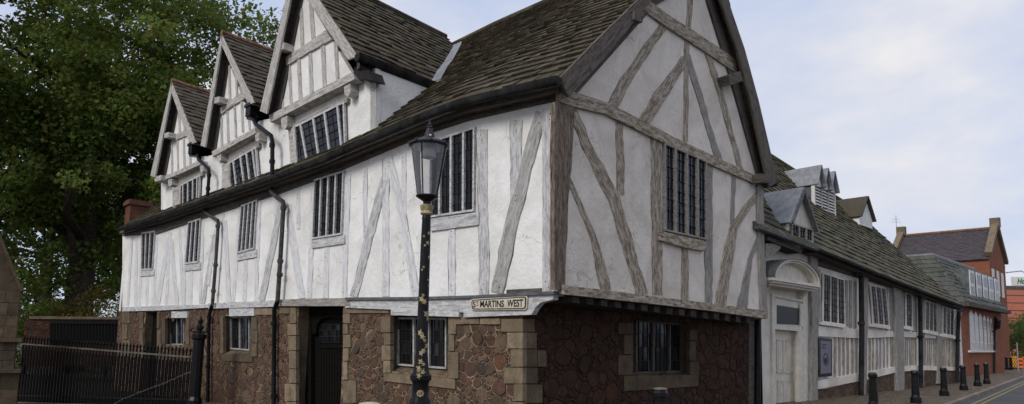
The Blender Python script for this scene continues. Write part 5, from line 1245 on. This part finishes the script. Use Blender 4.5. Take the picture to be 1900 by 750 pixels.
mb = MB(); q_ = [(-30, 24), (fL.x - .3, fL.y + .2), (fR.x, fR.y + .2), (-11.5, 22.5), (-17.5, 28.2), (-18, 34), (-34, 34)] if False else [(-31, 26), (-15.6, 21.0), (-9.4, 18.9), (-10.2, 21.0), (-17.2, 28.0), (-18, 36), (-36, 36)]
n_ = 1; mb.face([Vector((x, y, gz(x, y) + .008)) for x, y in q_]); M['yard_shade'] = simple('shaded_yard_ground', (.022, .020, .014), .95, 0, .5, 3, .8)  # dark patch: shade under the trees painted into the yard ground
tag(mb.build('yard', M['yard_shade']), 'yard ground behind the railings with tree shade painted dark', 'ground', kind='structure')
def offset_line(P, d):
    out = []
    for i in range(len(P)):
        a, b = Vector(P[max(0, i - 1)]), Vector(P[min(len(P) - 1, i + 1)]); t = (b - a).normalized(); out.append((P[i][0] + t.y * d, P[i][1] - t.x * d))
    return out
kb = MB(); A, B = offset_line(K2, 0.0), offset_line(K2, .16)
for i in range(len(A) - 1):
    seg = max(1, int((Vector(A[i + 1]) - Vector(A[i])).length / .9))
    for j in range(seg):
        t0, t1 = j / seg + .008, (j + 1) / seg - .008; lp = lambda P, t: (P[i][0] + (P[i + 1][0] - P[i][0]) * t, P[i][1] + (P[i + 1][1] - P[i][1]) * t)
        q = [lp(A, t0), lp(A, t1), lp(B, t1), lp(B, t0)]; kb.prism([Vector((x, y, gz(x, y) + .012)) for x, y in q], [Vector((x, y, gz(x, y) - .3)) for x, y in q])
tag(kb.build('kerb', M['kerb']), 'pinkish granite kerb stones along the pavement', 'kerb', kind='structure')
for o in (.42, .62):
    yl = MB(); A, B = offset_line(K2, o), offset_line(K2, o + .07)
    for i in range(len(A) - 1):
        q = [A[i], A[i + 1], B[i + 1], B[i]]; yl.face([Vector((x, y, gz(x, y) - .094)) for x, y in q])
    tag(yl.build('yellow_line', M['yellow']), 'worn yellow line painted on the road, ' + ('nearer the kerb' if o < .5 else 'farther from the kerb'), 'road marking', kind='structure')

# ================================================================== bollards
def bollard_proto():
    root = thing('bollard', (0, 0, 0), 'x', 'bollard', 'black bollards along the pavement edge')
    mb = MB(); mb.lathe((0, 0, 0), [(.16, -.3), (.16, .0), (.155, .16), (.125, .20), (.115, .24), (.095, .80), (.10, .85), (.115, .87), (.115, .92), (.10, .95), (.09, .97)], 8, rot0=R(22.5)); mb.build('post', M['iron'], root, local=True)
    mb = MB(); mb.lathe((0, 0, 0), [(.100, .966), (.102, .972), (.09, .984), (.05, .992), (.0, .995)], 16); mb.build('cap', M['cap'], root, 'auto', local=True)
    return root
M['pale'] = simple('pale_cream_cap', (0.42, 0.38, 0.28), .5, 0, .3, 14)
M['cap'] = simple('worn_cap', (0.16, 0.14, 0.10), .5, .2, .35, 14)
bp = bollard_proto()
spots = [(1619, 690, 17.2, 'tallest looking bollard of the street row, beside the hall downpipe'), (1697, 686, 19.6, 'second bollard of the street row, in front of the third hall bay'), (1750, 681, 22.7, 'third bollard of the street row, halfway along the cobbled pavement'),
         (1786, 677, 25.8, 'fourth bollard of the street row, in front of the end corner of the hall'), (1812, 674, 28.6, 'fifth bollard of the street row, in front of the red brick wall'), (1829, 673, 30.4, 'farthest bollard of the street row, by the brick wall downpipe'),
         (1225, 718, 9.6, 'lone bollard in front of the dark window under the jetty'), (686, 745, 6.4, 'nearest bollard with a pale cap, left of the street lamp')]
for i, (px, py, Y, lb) in enumerate(spots):
    o = bp if i == 0 else copy_tree(bp); p = at_y(px, py, Y); z = gz(p.x, p.y); o.location = (p.x, p.y, z); o['label'] = lb
    s = (p.z - z) / 1.0; s = min(max(s, .93), 1.12); o.scale = (s, s, s); o.rotation_euler = (0, 0, rnd())
    if i == 7:
        for c_ in o.children:
            if c_.name.startswith('cap'): c_.data = c_.data.copy(); c_.data.materials[0] = M['pale']

# ================================================================== street lamp
lp_ = at_y(795, 300, 8.0); LX, LY = lp_.x, lp_.y
lamp = thing('street_lamp', (LX, LY, 0), 'tall black street lamp with glass lantern and gold painted leaves on its post', 'street lamp')
def lz(py): return at_y(795, py, 8.0).z
ztop, zrim, zbot = lz(237), lz(272), lz(368)
mb = MB(); zc = lz(373)
prof = [(.30, -.2), (.30, .12), (.26, .16), (.24, .30), (.20, .42), (.19, .60), (.205, .66)]
zb1, zb0 = lz(700), lz(745)
prof = [(.29, -.3), (.29, .10), (.25, .15), (.23, .36), (.215, .45), (.17, .55), (.16, zb0 - .06), (.16, zb0), (.13, zb0 + .05), (.125, zb1 - .09), (.14, zb1 - .05), (.165, zb1 - .03), (.165, zb1 + .02), (.13, zb1 + .05), (.115, zb1 + .12), (.095, zb1 + .3), (.085, zb1 + .9), (.078, lz(460)), (.062, zc - .26), (.066, zc - .22), (.055, zc - .19), (.055, zc - .03), (.06, zc)]
prof = [(r_ * (.80 if z_ < zc - .3 else .9), z_) for r_, z_ in prof]; mb.lathe((LX, LY, 0), prof, 20); post = mb.build('post', M['iron'], lamp, 'auto')
mb = MB(); mb.lathe((LX, LY, 0), [(.058, zc - .19), (.08, zc - .17), (.07, zc - .13), (.085, zc - .10), (.088, zc - .06), (.06, zc - .05)], 16); mb.build('gilded_collar', M['gold'], post, 'auto')
gl = MB(); ang_cam = math.atan2(-LY, -LX)
def leafshape(z, a, s, rr):
    n_ = 10; c = []
    for k in range(n_):
        t = 2 * math.pi * k / n_; r_ = s * (ru(.85, 1.2) if k % 2 == 0 else .5); u_, w_ = math.cos(t) * r_, math.sin(t) * r_ * 1.2
        aa = a + u_ / rr; c.append(Vector((LX + math.cos(aa) * (rr + .006), LY + math.sin(aa) * (rr + .006), z + w_)))
    cc_ = Vector((LX + math.cos(a) * (rr + .009), LY + math.sin(a) * (rr + .009), z))
    for k in range(n_): gl.face([cc_, c[k], c[(k + 1) % n_]])
def rad_at(z):
    for i in range(len(prof) - 1):
        if prof[i][1] <= z <= prof[i + 1][1]:
            t = (z - prof[i][1]) / max(1e-5, prof[i + 1][1] - prof[i][1]); return prof[i][0] + (prof[i + 1][0] - prof[i][0]) * t
    return .1
for py, da in ((434, .5), (440, -.5), (452, .3), (457, -.2), (478, .7), (497, -.3), (502, -.6), (520, .6), (530, .9), (549, -.2), (556, -.5), (561, .1), (583, .5), (592, .8), (618, -.5), (625, -.1), (632, .3), (642, .7), (651, .2), (655, -.2), (671, -.2), (676, .2), (684, -.4), (690, .1), (697, -.3)):
    z = lz(py); leafshape(z, ang_cam + da + .12, (.022 + .012 * (py > 540)) * ru(.7, 1.25), rad_at(z))
vine = []
for k in range(90):
    z = lz(430) + (lz(690) - lz(430)) * k / 89; a = ang_cam + .12 + .75 * math.sin(k * .33); r_ = rad_at(z) + .003; vine.append(Vector((LX + math.cos(a) * r_, LY + math.sin(a) * r_, z)))

z = lz(729); rr = rad_at(lz(729))
for k in range(8):
    a = 2 * math.pi * k / 8; aa = ang_cam + math.cos(a) * .03 / rr; gl.box((LX + math.cos(aa) * (rr + .004), LY + math.sin(aa) * (rr + .004), z + math.sin(a) * .03), .022, .022, .022, aa)
gl.box((LX + math.cos(ang_cam) * (rr + .008), LY + math.sin(ang_cam) * (rr + .008), z), .022, .022, .022, ang_cam)
gl.build('gold_leaves', M['gold'], post)
mb = MB(); rt, rb_ = .232, .128
mb.lathe((LX, LY, 0), [(.05, zc - .01), (.11, zc + .03), (.145, zc + .05), (.145, zc + .065), (.06, zc + .08)], 24); tray = mb.build('lantern_tray', M['iron'], lamp, 'auto')
mb = MB(); seg = 24; V = []
for k in range(seg):
    a = 2 * math.pi * k / seg
    V += [(LX + math.cos(a) * rb_, LY + math.sin(a) * rb_, zc + .06), (LX + math.cos(a) * rt, LY + math.sin(a) * rt, zrim)]
mb.shared(V, [(2 * k, 2 * ((k + 1) % seg), 2 * ((k + 1) % seg) + 1, 2 * k + 1) for k in range(seg)]); mb.build('lantern_glass', M['lantern_glass'], lamp, True)
mb = MB()
for k in range(4):
    a = ang_cam - .42 + k * math.pi / 2; mb.tube([(LX + math.cos(a) * (rb_ + .004), LY + math.sin(a) * (rb_ + .004), zc + .05), (LX + math.cos(a) * (rt + .004), LY + math.sin(a) * (rt + .004), zrim)], .009, 6)
mb.lathe((LX, LY, 0), [(rt - .01, zrim - .015), (rt + .012, zrim - .012), (rt + .012, zrim + .012), (rt - .01, zrim + .015)], 28)
mb.build('lantern_frame', M['iron'], lamp, 'auto')
mb = MB(); h0 = zrim
mb.lathe((LX, LY, 0), [(rt - .02, h0), (rt + .03, h0 + .005), (rt + .02, h0 + .03), (.17, h0 + .075), (.10, h0 + .10), (.075, h0 + .11), (.07, h0 + .13), (.05, h0 + .20), (.035, h0 + .24), (.045, h0 + .25), (.022, h0 + .27), (.03, h0 + .29), (.012, h0 + .32), (.0, h0 + .37)], 28)
for k in range(8):
    a = 2 * math.pi * (k + .3) / 8; mb.lathe((LX + math.cos(a) * (rt + .02), LY + math.sin(a) * (rt + .02), h0 + .02), [(.0, -.01), (.02, 0), (.014, .02), (.0, .035)], 8)
mb.build('lantern_roof', simple('dark_lantern_roof', (.03, .027, .034), .35, 0, .4), lamp, 'auto')
mb = MB(); mb.lathe((LX, LY, 0), [(.03, h0 - .03), (.09, h0 - .05), (.092, h0 - .12), (.085, h0 - .15), (.0, h0 - .17)], 20); mb.build('lamp_unit', simple('milky_lamp', (.45, .46, .48), .3, 0, .08), lamp, 'auto')
mb = MB(); mb.lathe((LX + .03, LY - .12, h0 + .10), [(.0, 0), (.016, .005), (.016, .02), (.0, .03)], 8); mb.build('light_sensor', M['white'], lamp, 'auto')

# ================================================================== left side: pier, railings, boundary wall
pr = thing('stone_gate_pier', (at_y(12, 600, 19).x, 19.4, -.7), 'tall buff sandstone pier with steep gabled top at the left end of the railings', 'pier')
def pier_y(px, py): return at_y(px, py, 19.0)
PB = pier_y(-25, 600).x; PXR = pier_y(32, 600).x; cx_ = (PB + PXR) / 2; wid = PXR - PB
zg = lambda py: pier_y(10, py).z
mb = MB(); nrows = 9; z0 = zg(760)
yy = 19.0
def course(x0, x1, za, zb_, dep=1.0, m=0):
    k = 3; xs_ = [x0, x0 + (x1 - x0) * ru(.28, .42), x0 + (x1 - x0) * ru(.6, .74), x1]
    for i in range(3): mb.box(((xs_[i] + xs_[i + 1]) / 2, yy + dep / 2, (za + zb_) / 2), xs_[i + 1] - xs_[i] - .008, dep + ru(-.015, .015), zb_ - za - .010)
zs = [zg(y) for y in (800, 755, 722, 690)]
for i in range(3): course(PB - .15, PXR + .17, zs[i], zs[i + 1], 1.2)
zs = [zg(y) for y in (690, 668, 650, 634)]
for i in range(3): course(PB - .02, PXR + .02, zs[i], zs[i + 1], 1.05)
zs = [zg(y) for y in (627, 606, 585, 562, 540)]
for i in range(4): course(PB, PXR, zs[i], zs[i + 1])
def turn(m_):
    a_ = R(36); ca, sa = math.cos(a_), math.sin(a_)
    m_.v = [(PXR + (x - PXR) * ca - (y - yy) * sa, yy + (x - PXR) * sa + (y - yy) * ca, z) for x, y, z in m_.v]
turn(mb); body = mb.build('shaft', M['ashlar_dark'], pr)
for z_, e_, t_ in ((zg(630.5), .3, zg(627) - zg(634)), (zg(688), .4, .1)):
    mb = MB(); mb.box((cx_, yy + .5, z_), wid + e_, 1.0 + e_, t_); turn(mb); mb.build('string_course', M['ashlar_dark'], pr)
mb = MB(); zz0, zz1 = zg(540), zg(430); ax_ = pier_y(4, 430).x
A = [Vector((PB, yy, zz0)), Vector((PXR, yy, zz0)), Vector((ax_ + .02, yy, zz1)), Vector((ax_ - .1, yy, zz1)), Vector((PB, yy, zz0 + .01))]; mb.prism(A, [p + Vector((0, 1.0, 0)) for p in A]); turn(mb); mb.build('gabled_top', M['ashlar_dark'], pr)
mb = MB(); mb.bar(Vector((PXR + .02, yy + .5, zz0)), Vector((ax_ + .02, yy + .5, zz1 + .03)), 1.1, .07, Vector((0, 0, 1))); turn(mb); mb.build('coping', M['ashlar_dark'], pr)

fL, fR = at_y(42, 630, 21.0), at_y(357, 650, 18.5)
rl = Face((fL.x, fL.y), (fR.x, fR.y)); fl = (Vector((fR.x - fL.x, fR.y - fL.y, 0))).length
ra = thing('iron_railings', (fL.x, fL.y, -.7), 'long black iron railings with spear heads and a slanting chain in front of the house', 'railings')
top = lambda u: rl.at(42, 638).z + (rl.at(357, 663).z - rl.at(42, 638).z) * u / fl
grd = lambda u: gz(*(rl.pt(u, 0).xy)) - .1
mb = MB(); nb_ = 52
bars = MB()
for i in range(nb_):
    u = fl * (i + .5) / nb_; z1 = top(u) + .16; z0 = grd(u); p = rl.pt(u, 0)
    bars.tube([(p.x, p.y, z0), (p.x, p.y, z1)], .024, 6); bars.lathe((p.x, p.y, z1), [(.024, 0), (.045, .03), (.03, .06), (.0, .13)], 6)
    bars.tube([(p.x + .045, p.y + .03, z0), (p.x + .045, p.y + .03, z1 - .3)], .018, 6)
M['iron_matt'] = simple('matt_black_iron', (0.006, 0.006, 0.007), 0.7, 0, .4, 8, .3, .12); bars.build('bars', M['iron_matt'], ra)
mb.bar(rl.pt(0, top(0)), rl.pt(fl, top(fl)), .05, .045); mb.build('top_rail', simple('grey_worn_rail', (.09, .095, .075), .5, 0, .4), ra)
mb = MB(); mb.bar(rl.pt(0, grd(0) + .3), rl.pt(fl, grd(fl) + .3), .05, .045); mb.build('bottom_rail', M['iron'], ra)
mb = MB(); P = [rl.at(x, y, .12) for x, y in ((357, 690), (345, 693), (330, 700), (300, 713), (262, 727), (225, 742), (190, 762))]; P = dense(P, .07)
for i in range(len(P) - 1):
    d = (P[i + 1] - P[i]) * .75; o_ = Vector((0, 0, .012)) if i % 2 else rl.n * .012; mb.tube([P[i] - o_, P[i] + d - o_], .007, 5); mb.tube([P[i] + o_, P[i] + d + o_], .007, 5)
mb.build('chain', simple('dull_chain', (.10, .10, .10), .6), ra)
gpst = thing('iron_gate_post', (fR.x + .25, fR.y, gz(fR.x, fR.y)), 'stout black iron gate post with ornate finial at the right end of the railings', 'gate post')
gx, gy = at_y(368, 650, 18.4).x, 18.4; gzt = at_y(368, 618, 18.4).z
mb = MB(); g0 = gz(gx, gy) - .2
mb.lathe((gx, gy, 0), [(.20, g0), (.20, g0 + .4), (.15, g0 + .5), (.15, gzt - .2), (.20, gzt - .15), (.20, gzt - .05), (.12, gzt)], 10); mb.build('post', M['iron'], gpst)
mb = MB(); mb.lathe((gx, gy, gzt), [(.06, -.02), (.06, .08), (.10, .12), (.10, .2), (.05, .26), (.07, .32), (.07, .38), (.0, .48)], 10)
for s in (-1, 1): mb.tube([(gx, gy, gzt + .05), (gx + s * .18, gy, gzt + .02), (gx + s * .26, gy, gzt + .08), (gx + s * .2, gy, gzt + .15)], .025, 6)
mb.build('finial', M['iron'], gpst, 'auto')

wf = Face((at_y(44, 600, 31).x, 31.0), (at_y(232, 600, 31).x, 31.5))
bw = thing('boundary_wall', (wf.O.x, 31.0, -1), 'low stone boundary wall with pale coping and a dark iron grille behind the railings', 'wall')
def wz(px, py): return wf.at(px, py)
mb = MB(); A = [wf.at(44, 600), wf.at(60, 591), wf.at(232, 592), wf.at(232, 680), wf.at(44, 680)]; mb.prism(A, [p - wf.n * .45 for p in A]); mb.build('wall', M['rubble_dark'], bw)
mb = MB(); slab(mb, wf, [(54, 587), (234, 588), (234, 593), (54, 592)], -.5, .08); mb.build('coping', M['ashlar_dark'], bw)
mb = MB(); slab(mb, wf, [(92, 596), (222, 597), (222, 640), (92, 640)], -.2, .02); gro = mb.build('dark_opening', M['dark_void'], bw)
mb = MB()
for i in range(22):
    x = 93 + i * 6; mb.tube([wf.at(x, 596, .08), wf.at(x, 645, .08)], .018, 5)
mb.bar(wf.at(92, 599, .08), wf.at(222, 600, .08), .05, .05); mb.build('grille', M['iron'], gro)

# ================================================================== trees
def leaves_mesh(name, clumps, mat, parent, per, size, flat=.55):
    per = per * 1.75; size = size * .68
    rng = np.random.default_rng(abs(hash(name)) % 1000 if False else 5 + len(clumps)); P = []; 
    cs = np.array([c[:3] for c in clumps]); rs = np.array([c[3] for c in clumps])
    cnt = np.maximum(8, (per * rs ** 2)).astype(int); idx = np.repeat(np.arange(len(clumps)), cnt); n = len(idx)
    d = rng.normal(size=(n, 3)); d /= np.linalg.norm(d, axis=1)[:, None]; r = rng.random(n) ** .45
    pos = cs[idx] + d * (rs[idx] * r)[:, None] * np.array([1, 1, flat + .2])
    nrm = rng.normal(size=(n, 3)) + np.array([-.2, -.5, .9]); nrm /= np.linalg.norm(nrm, axis=1)[:, None]
    t = rng.normal(size=(n, 3)); t -= nrm * (t * nrm).sum(1)[:, None]; t /= np.linalg.norm(t, axis=1)[:, None]; b = np.cross(nrm, t)
    s = size * (.6 + .8 * rng.random(n)); sx = (t * s[:, None]); sy = (b * s[:, None] * .8); fold = nrm * (s * .25)[:, None]
    V = np.stack([pos - sx, pos - sy * .9 + fold * 1, pos + sx, pos + sy * .9 + fold * 1], axis=1).reshape(-1, 3) - np.array(BASE[parent.name])
    me = bpy.data.meshes.new(name); me.vertices.add(4 * n); me.vertices.foreach_set('co', V.ravel()); me.loops.add(4 * n); me.polygons.add(n)
    me.loops.foreach_set('vertex_index', np.arange(4 * n)); me.polygons.foreach_set('loop_start', np.arange(0, 4 * n, 4)); me.polygons.foreach_set('loop_total', np.full(n, 4)); me.update(); me.validate()
    me.materials.append(mat); o = bpy.data.objects.new(name, me); col.objects.link(o); o.parent = parent; return o
def tree(x, y, z, h, cr, label, mat, trunk_r=.5, nc=150, per=60, size=.17, crown_low=.2, seed=1, lean=0, cat='tree', group='trees behind the house', skirt=1.0):
    rng = random.Random(seed); t = thing('broadleaf_tree', (x, y, z), label, cat, group); mb = MB()
    zc_ = z + h * (.5 + crown_low / 2); rz_ = h * (1 - crown_low) / 2
    th_ = h * .55; pts = [Vector((x + lean * k / 6 + rng.uniform(-.15, .15), y + rng.uniform(-.15, .15), z - .4 + th_ * k / 6)) for k in range(7)]
    mb.tube(pts, [trunk_r * (1.25 - .75 * k / 6) for k in range(7)], 12)
    clumps = []
    tips = []
    for k in range(14):
        a = rng.uniform(0, 6.28); b0 = pts[rng.randint(2, 6)]; el = rng.uniform(.15, 1.1); ln = cr * rng.uniform(.6, .95)
        p1 = b0 + Vector((math.cos(a) * math.cos(el), math.sin(a) * math.cos(el), math.sin(el))) * ln * .5; p2 = p1 + Vector((math.cos(a + .3) * math.cos(el * .8), math.sin(a + .3) * math.cos(el * .8), math.sin(el * .9))) * ln * .5
        mb.tube([b0, b0.lerp(p1, .5) + Vector((0, 0, -.1)), p1, p2], [trunk_r * .42, trunk_r * .3, trunk_r * .2, .05], 7, cap=False); tips += [p1, p2]
        for q in range(3):
            e = p1.lerp(p2, rng.random()); f = e + Vector((rng.uniform(-1, 1), rng.uniform(-1, 1), rng.uniform(-.2, 1))) * cr * .25; mb.tube([e, f], [.07, .02], 5, cap=False); tips.append(f)
    mb.build('trunk', M['bark'], t, 'auto')
    for k in range(nc):
        d = Vector((rng.gauss(0, 1), rng.gauss(0, 1), rng.gauss(0, 1))).normalized(); r = rng.random() ** .38
        wob = 1 + .22 * math.sin(d.x * 5 + seed) + .16 * math.sin(d.y * 7 + d.z * 6 + seed * 2)
        c = Vector((x + lean * .6 + d.x * cr * r * wob, y + d.y * cr * r * wob, zc_ + d.z * rz_ * r * wob)); 
        if c.z < z + 1.0 * skirt: c.z = z + 1.0 * skirt + rng.random()
        clumps.append((c.x, c.y, c.z, rng.uniform(.55, 1.5) * cr / 8))
    for p in tips[::2]: clumps.append((p.x, p.y, p.z, .9))
    leaves_mesh('crown', clumps, mat, t, per, size); return t
def tx(px, Y): return (px - 950) / 1180 * Y
tree(tx(150, 40), 40, -1, 32, 10.5, 'huge dense broadleaf tree whose dark trunk shows above the boundary wall', M['leaf'], .75, 330, 75, .2, .12, 3)
tree(tx(285, 46), 46, -1, 28.5, 6.6, 'broadleaf tree rising behind the left dormers, reaching farthest right against the sky', M['leaf'], .5, 210, 75, .19, .1, 7)
tree(tx(-60, 38), 38, -1, 33, 10, 'tall broadleaf tree at the left edge of the view, behind the stone pier', M['leaf'], .6, 280, 70, .2, .08, 12)
tree(tx(40, 55), 58, -1, 24, 10, 'dark broadleaf tree farther back, seen between the nearer trunks', M['leaf2'], .5, 110, 55, .24, .05, 17)
tree(tx(235, 60), 60, -1, 24, 10, 'dark broadleaf tree farther back, behind the chimney end of the house', M['leaf2'], .5, 110, 55, .24, .05, 22)
def shrub(px, Y, w, h, label, mat, seed, group='shrubs behind the boundary wall', z=-1):
    rng = random.Random(seed); x = tx(px, Y); t = thing('shrub', (x, Y, z), label, 'shrub', group); mb = MB(); cl = []
    for k in range(6):
        a = rng.uniform(0, 6.28); mb.tube([(x, Y, z), (x + math.cos(a) * w * .2, Y + math.sin(a) * w * .2, z + h * .5), (x + math.cos(a) * w * .38, Y + math.sin(a) * w * .3, z + h * .9)], [.06, .04, .02], 5)
    mb.build('stems', M['bark'], t)
    for k in range(110 if 'far end' in group else 60): 
        d = Vector((rng.gauss(0, 1), rng.gauss(0, 1), rng.gauss(0, 1))).normalized() * rng.random() ** .4; cl.append((x + d.x * w / 2, Y + d.y * w / 3, z + h * .55 + d.z * h * .5, rng.uniform(.35, .8)))
    leaves_mesh('foliage', cl, mat, t, 120, .10)
shrub(140, 37, 3.5, 4.6, 'yellowing shrub behind the boundary wall, left of the large trunk', M['leaf_y'], 31)
shrub(208, 36, 3.0, 3.9, 'green shrub behind the boundary wall, close to the end of the house', M['leaf'], 32)
shrub(60, 36, 3.5, 4.0, 'green shrub behind the boundary wall, beside the stone pier', M['leaf'], 33)
shrub(172, 38, 3.0, 5.0, 'orange tinted shrub behind the boundary wall, middle of the shrubs', M['leaf_y'], 34)
# far right greenery
shrub(1878, 68, 9, 5.2, 'dark green bush at the far end of the street, beside the brick building', M['leaf2'], 41, 'bushes at the far end of the street', z=-.3)
shrub(1915, 70, 9, 5.4, 'dark green bush at the right edge of the view in front of the red building', M['leaf2'], 42, 'bushes at the far end of the street', z=-.3)
# far street furniture
fpole = at_y(1890, 692, 50); fg = thing('street_light', (at_y(1889, 506, 58).x + 1.6, 58, 0), 'slim grey street light arm showing above the far red building', 'street light')
p = at_y(1868, 506, 58); q = at_y(1888, 503, 58); mb = MB(); ex = q.x + .6
mb.tube([(q.x + 1.2, 58, -.2), (q.x + 1.2, 58, q.z - 1.0), (q.x + 1.0, 58, q.z - .25), (q.x + .3, 58, q.z)], [.09, .07, .05, .04], 8); mb.build('post', M['steel'], fg, 'auto')
mb = MB(); mb.bar(p, q + Vector((.3, 0, 0)), .25, .1); mb.build('lamp_head', M['steel'], fg)
sp = thing('sign_pole', (at_y(1890, 690, 46).x, 46, 0), 'thin grey pole standing at the far kerb before the bushes', 'pole')
mb = MB(); zt4 = at_y(1890, 638, 46).z; mb.tube([(sp.location.x, 46, -.1), (sp.location.x, 46, zt4)], .04, 8); mb.build('shaft', M['steel'], sp, 'auto')
mb = MB(); mb.lathe((sp.location.x, 46, zt4), [(.045, 0), (.05, .03), (.0, .06)], 8); mb.build('cap', M['steel'], sp)
def barrier(px0, px1, Y, mat, label):
    a, b = at_y(px0, 680, Y), at_y(px1, 680, Y); zt_ = 1.0; t = thing('plastic_barrier', ((a.x + b.x) / 2, Y, 0), label, 'barrier', 'plastic barriers at the far end of the street'); mb = MB()
    for z in (.18, .5, .82): mb.bar((a.x, Y, z), (b.x, Y, z), .06, .14)
    for x in (a.x, (a.x + b.x) / 2, b.x): mb.bar((x, Y, .0), (x, Y, zt_), .08, .06, Vector((0, 1, 0)))
    mb.build('panel', M[mat], t); mb = MB()
    for x in (a.x, b.x): mb.box((x, Y, .03), .3, .5, .06)
    mb.build('feet', M['iron'], t)
M['amber'] = simple('amber_plastic', (.6, .3, .03), .5)
barrier(1888, 1912, 52, 'orange', 'orange plastic barrier at the right edge of the far street'); barrier(1878, 1886, 54, 'amber', 'amber plastic barrier left of the orange one at the far kerb')
bl_ = thing('wall_lantern', B1.at(1852, 600, .3), 'black wall lantern on a bracket at the far corner of the brick building', 'wall lantern')
p = B1.at(1851, 602, .35); mb = MB(); mb.lathe(p, [(.12, -.3), (.2, .2), (.22, .22), (.05, .4), (.0, .5)], 6); mb.build('lantern', M['iron'], bl_)
mb = MB(); mb.tube([p + Vector((0, 0, -.3)), p - B1.n * .35 + Vector((0, 0, -.5))], .03, 6); mb.build('bracket', M['iron'], bl_)
# bollards of the far kerb
for i, (px, lb) in enumerate(((1868, 'short far bollard, nearer the brick wall of the two before the bushes'), (1876, 'short far bollard next to the amber barrier'))):
    o = copy_tree(bp); p = at_y(px, 680, 50); o.location = (p.x, 50, 0); o.scale = (1, 1, 1); o['label'] = lb

# ================================================================== sky and light
SKYLOC = (1.7, .4, 0)
wd = bpy.data.worlds.new('World'); scene.world = wd; wd.use_nodes = True; nt = wd.node_tree; bg = nt.nodes['Background']
sky = nt.nodes.new('ShaderNodeTexSky'); sky.sky_type = 'NISHITA'; sky.sun_disc = False; SUN = Vector((-.56, -.63, .62)).normalized()
sky.sun_elevation = math.asin(SUN.z); sky.sun_rotation = math.atan2(SUN.x, SUN.y); sky.air_density = 1.0; sky.dust_density = 2.0
P = mapped(nt, 'Generated', (1, 1, 2.2), SKYLOC); n1_ = noise(nt, P, 1.6, 7, .55, .5); n2_ = noise(nt, P, 3.4, 6, .6, .2)
cl = ramp(nt, math_(nt, 'ADD', math_(nt, 'MULTIPLY', n1_, .7), math_(nt, 'MULTIPLY', n2_, .3)), [(.42, .05), (.63, 1.0)])
cloudc = ramp(nt, n2_, [(.35, (.62, .63, .68)), (.6, (.70, .69, .71))])
vm = nt.nodes.new('ShaderNodeVectorMath'); vm.operation = 'SCALE'; nt.links.new(cloudc, vm.inputs[0]); vm.inputs['Scale'].default_value = 11.6
c = mix(nt, cl, mix(nt, .85, sky.outputs[0], (5.6, 6.5, 8.7)), vm.outputs[0]); nt.links.new(c, bg.inputs[0]); bg.inputs[1].default_value = 0.1
sd_ = bpy.data.lights.new('sun', 'SUN'); sd_.energy = 2.0; sd_.angle = R(22); sd_.color = (1, .95, .88)
so = bpy.data.objects.new('sun', sd_); col.objects.link(so); so.rotation_euler = SUN.to_track_quat('Z', 'Y').to_euler()
scene.view_settings.view_transform = 'Standard'; scene.view_settings.look = 'None'; scene.view_settings.exposure = 0.06; scene.view_settings.gamma = 1
scene.render.engine = 'CYCLES'
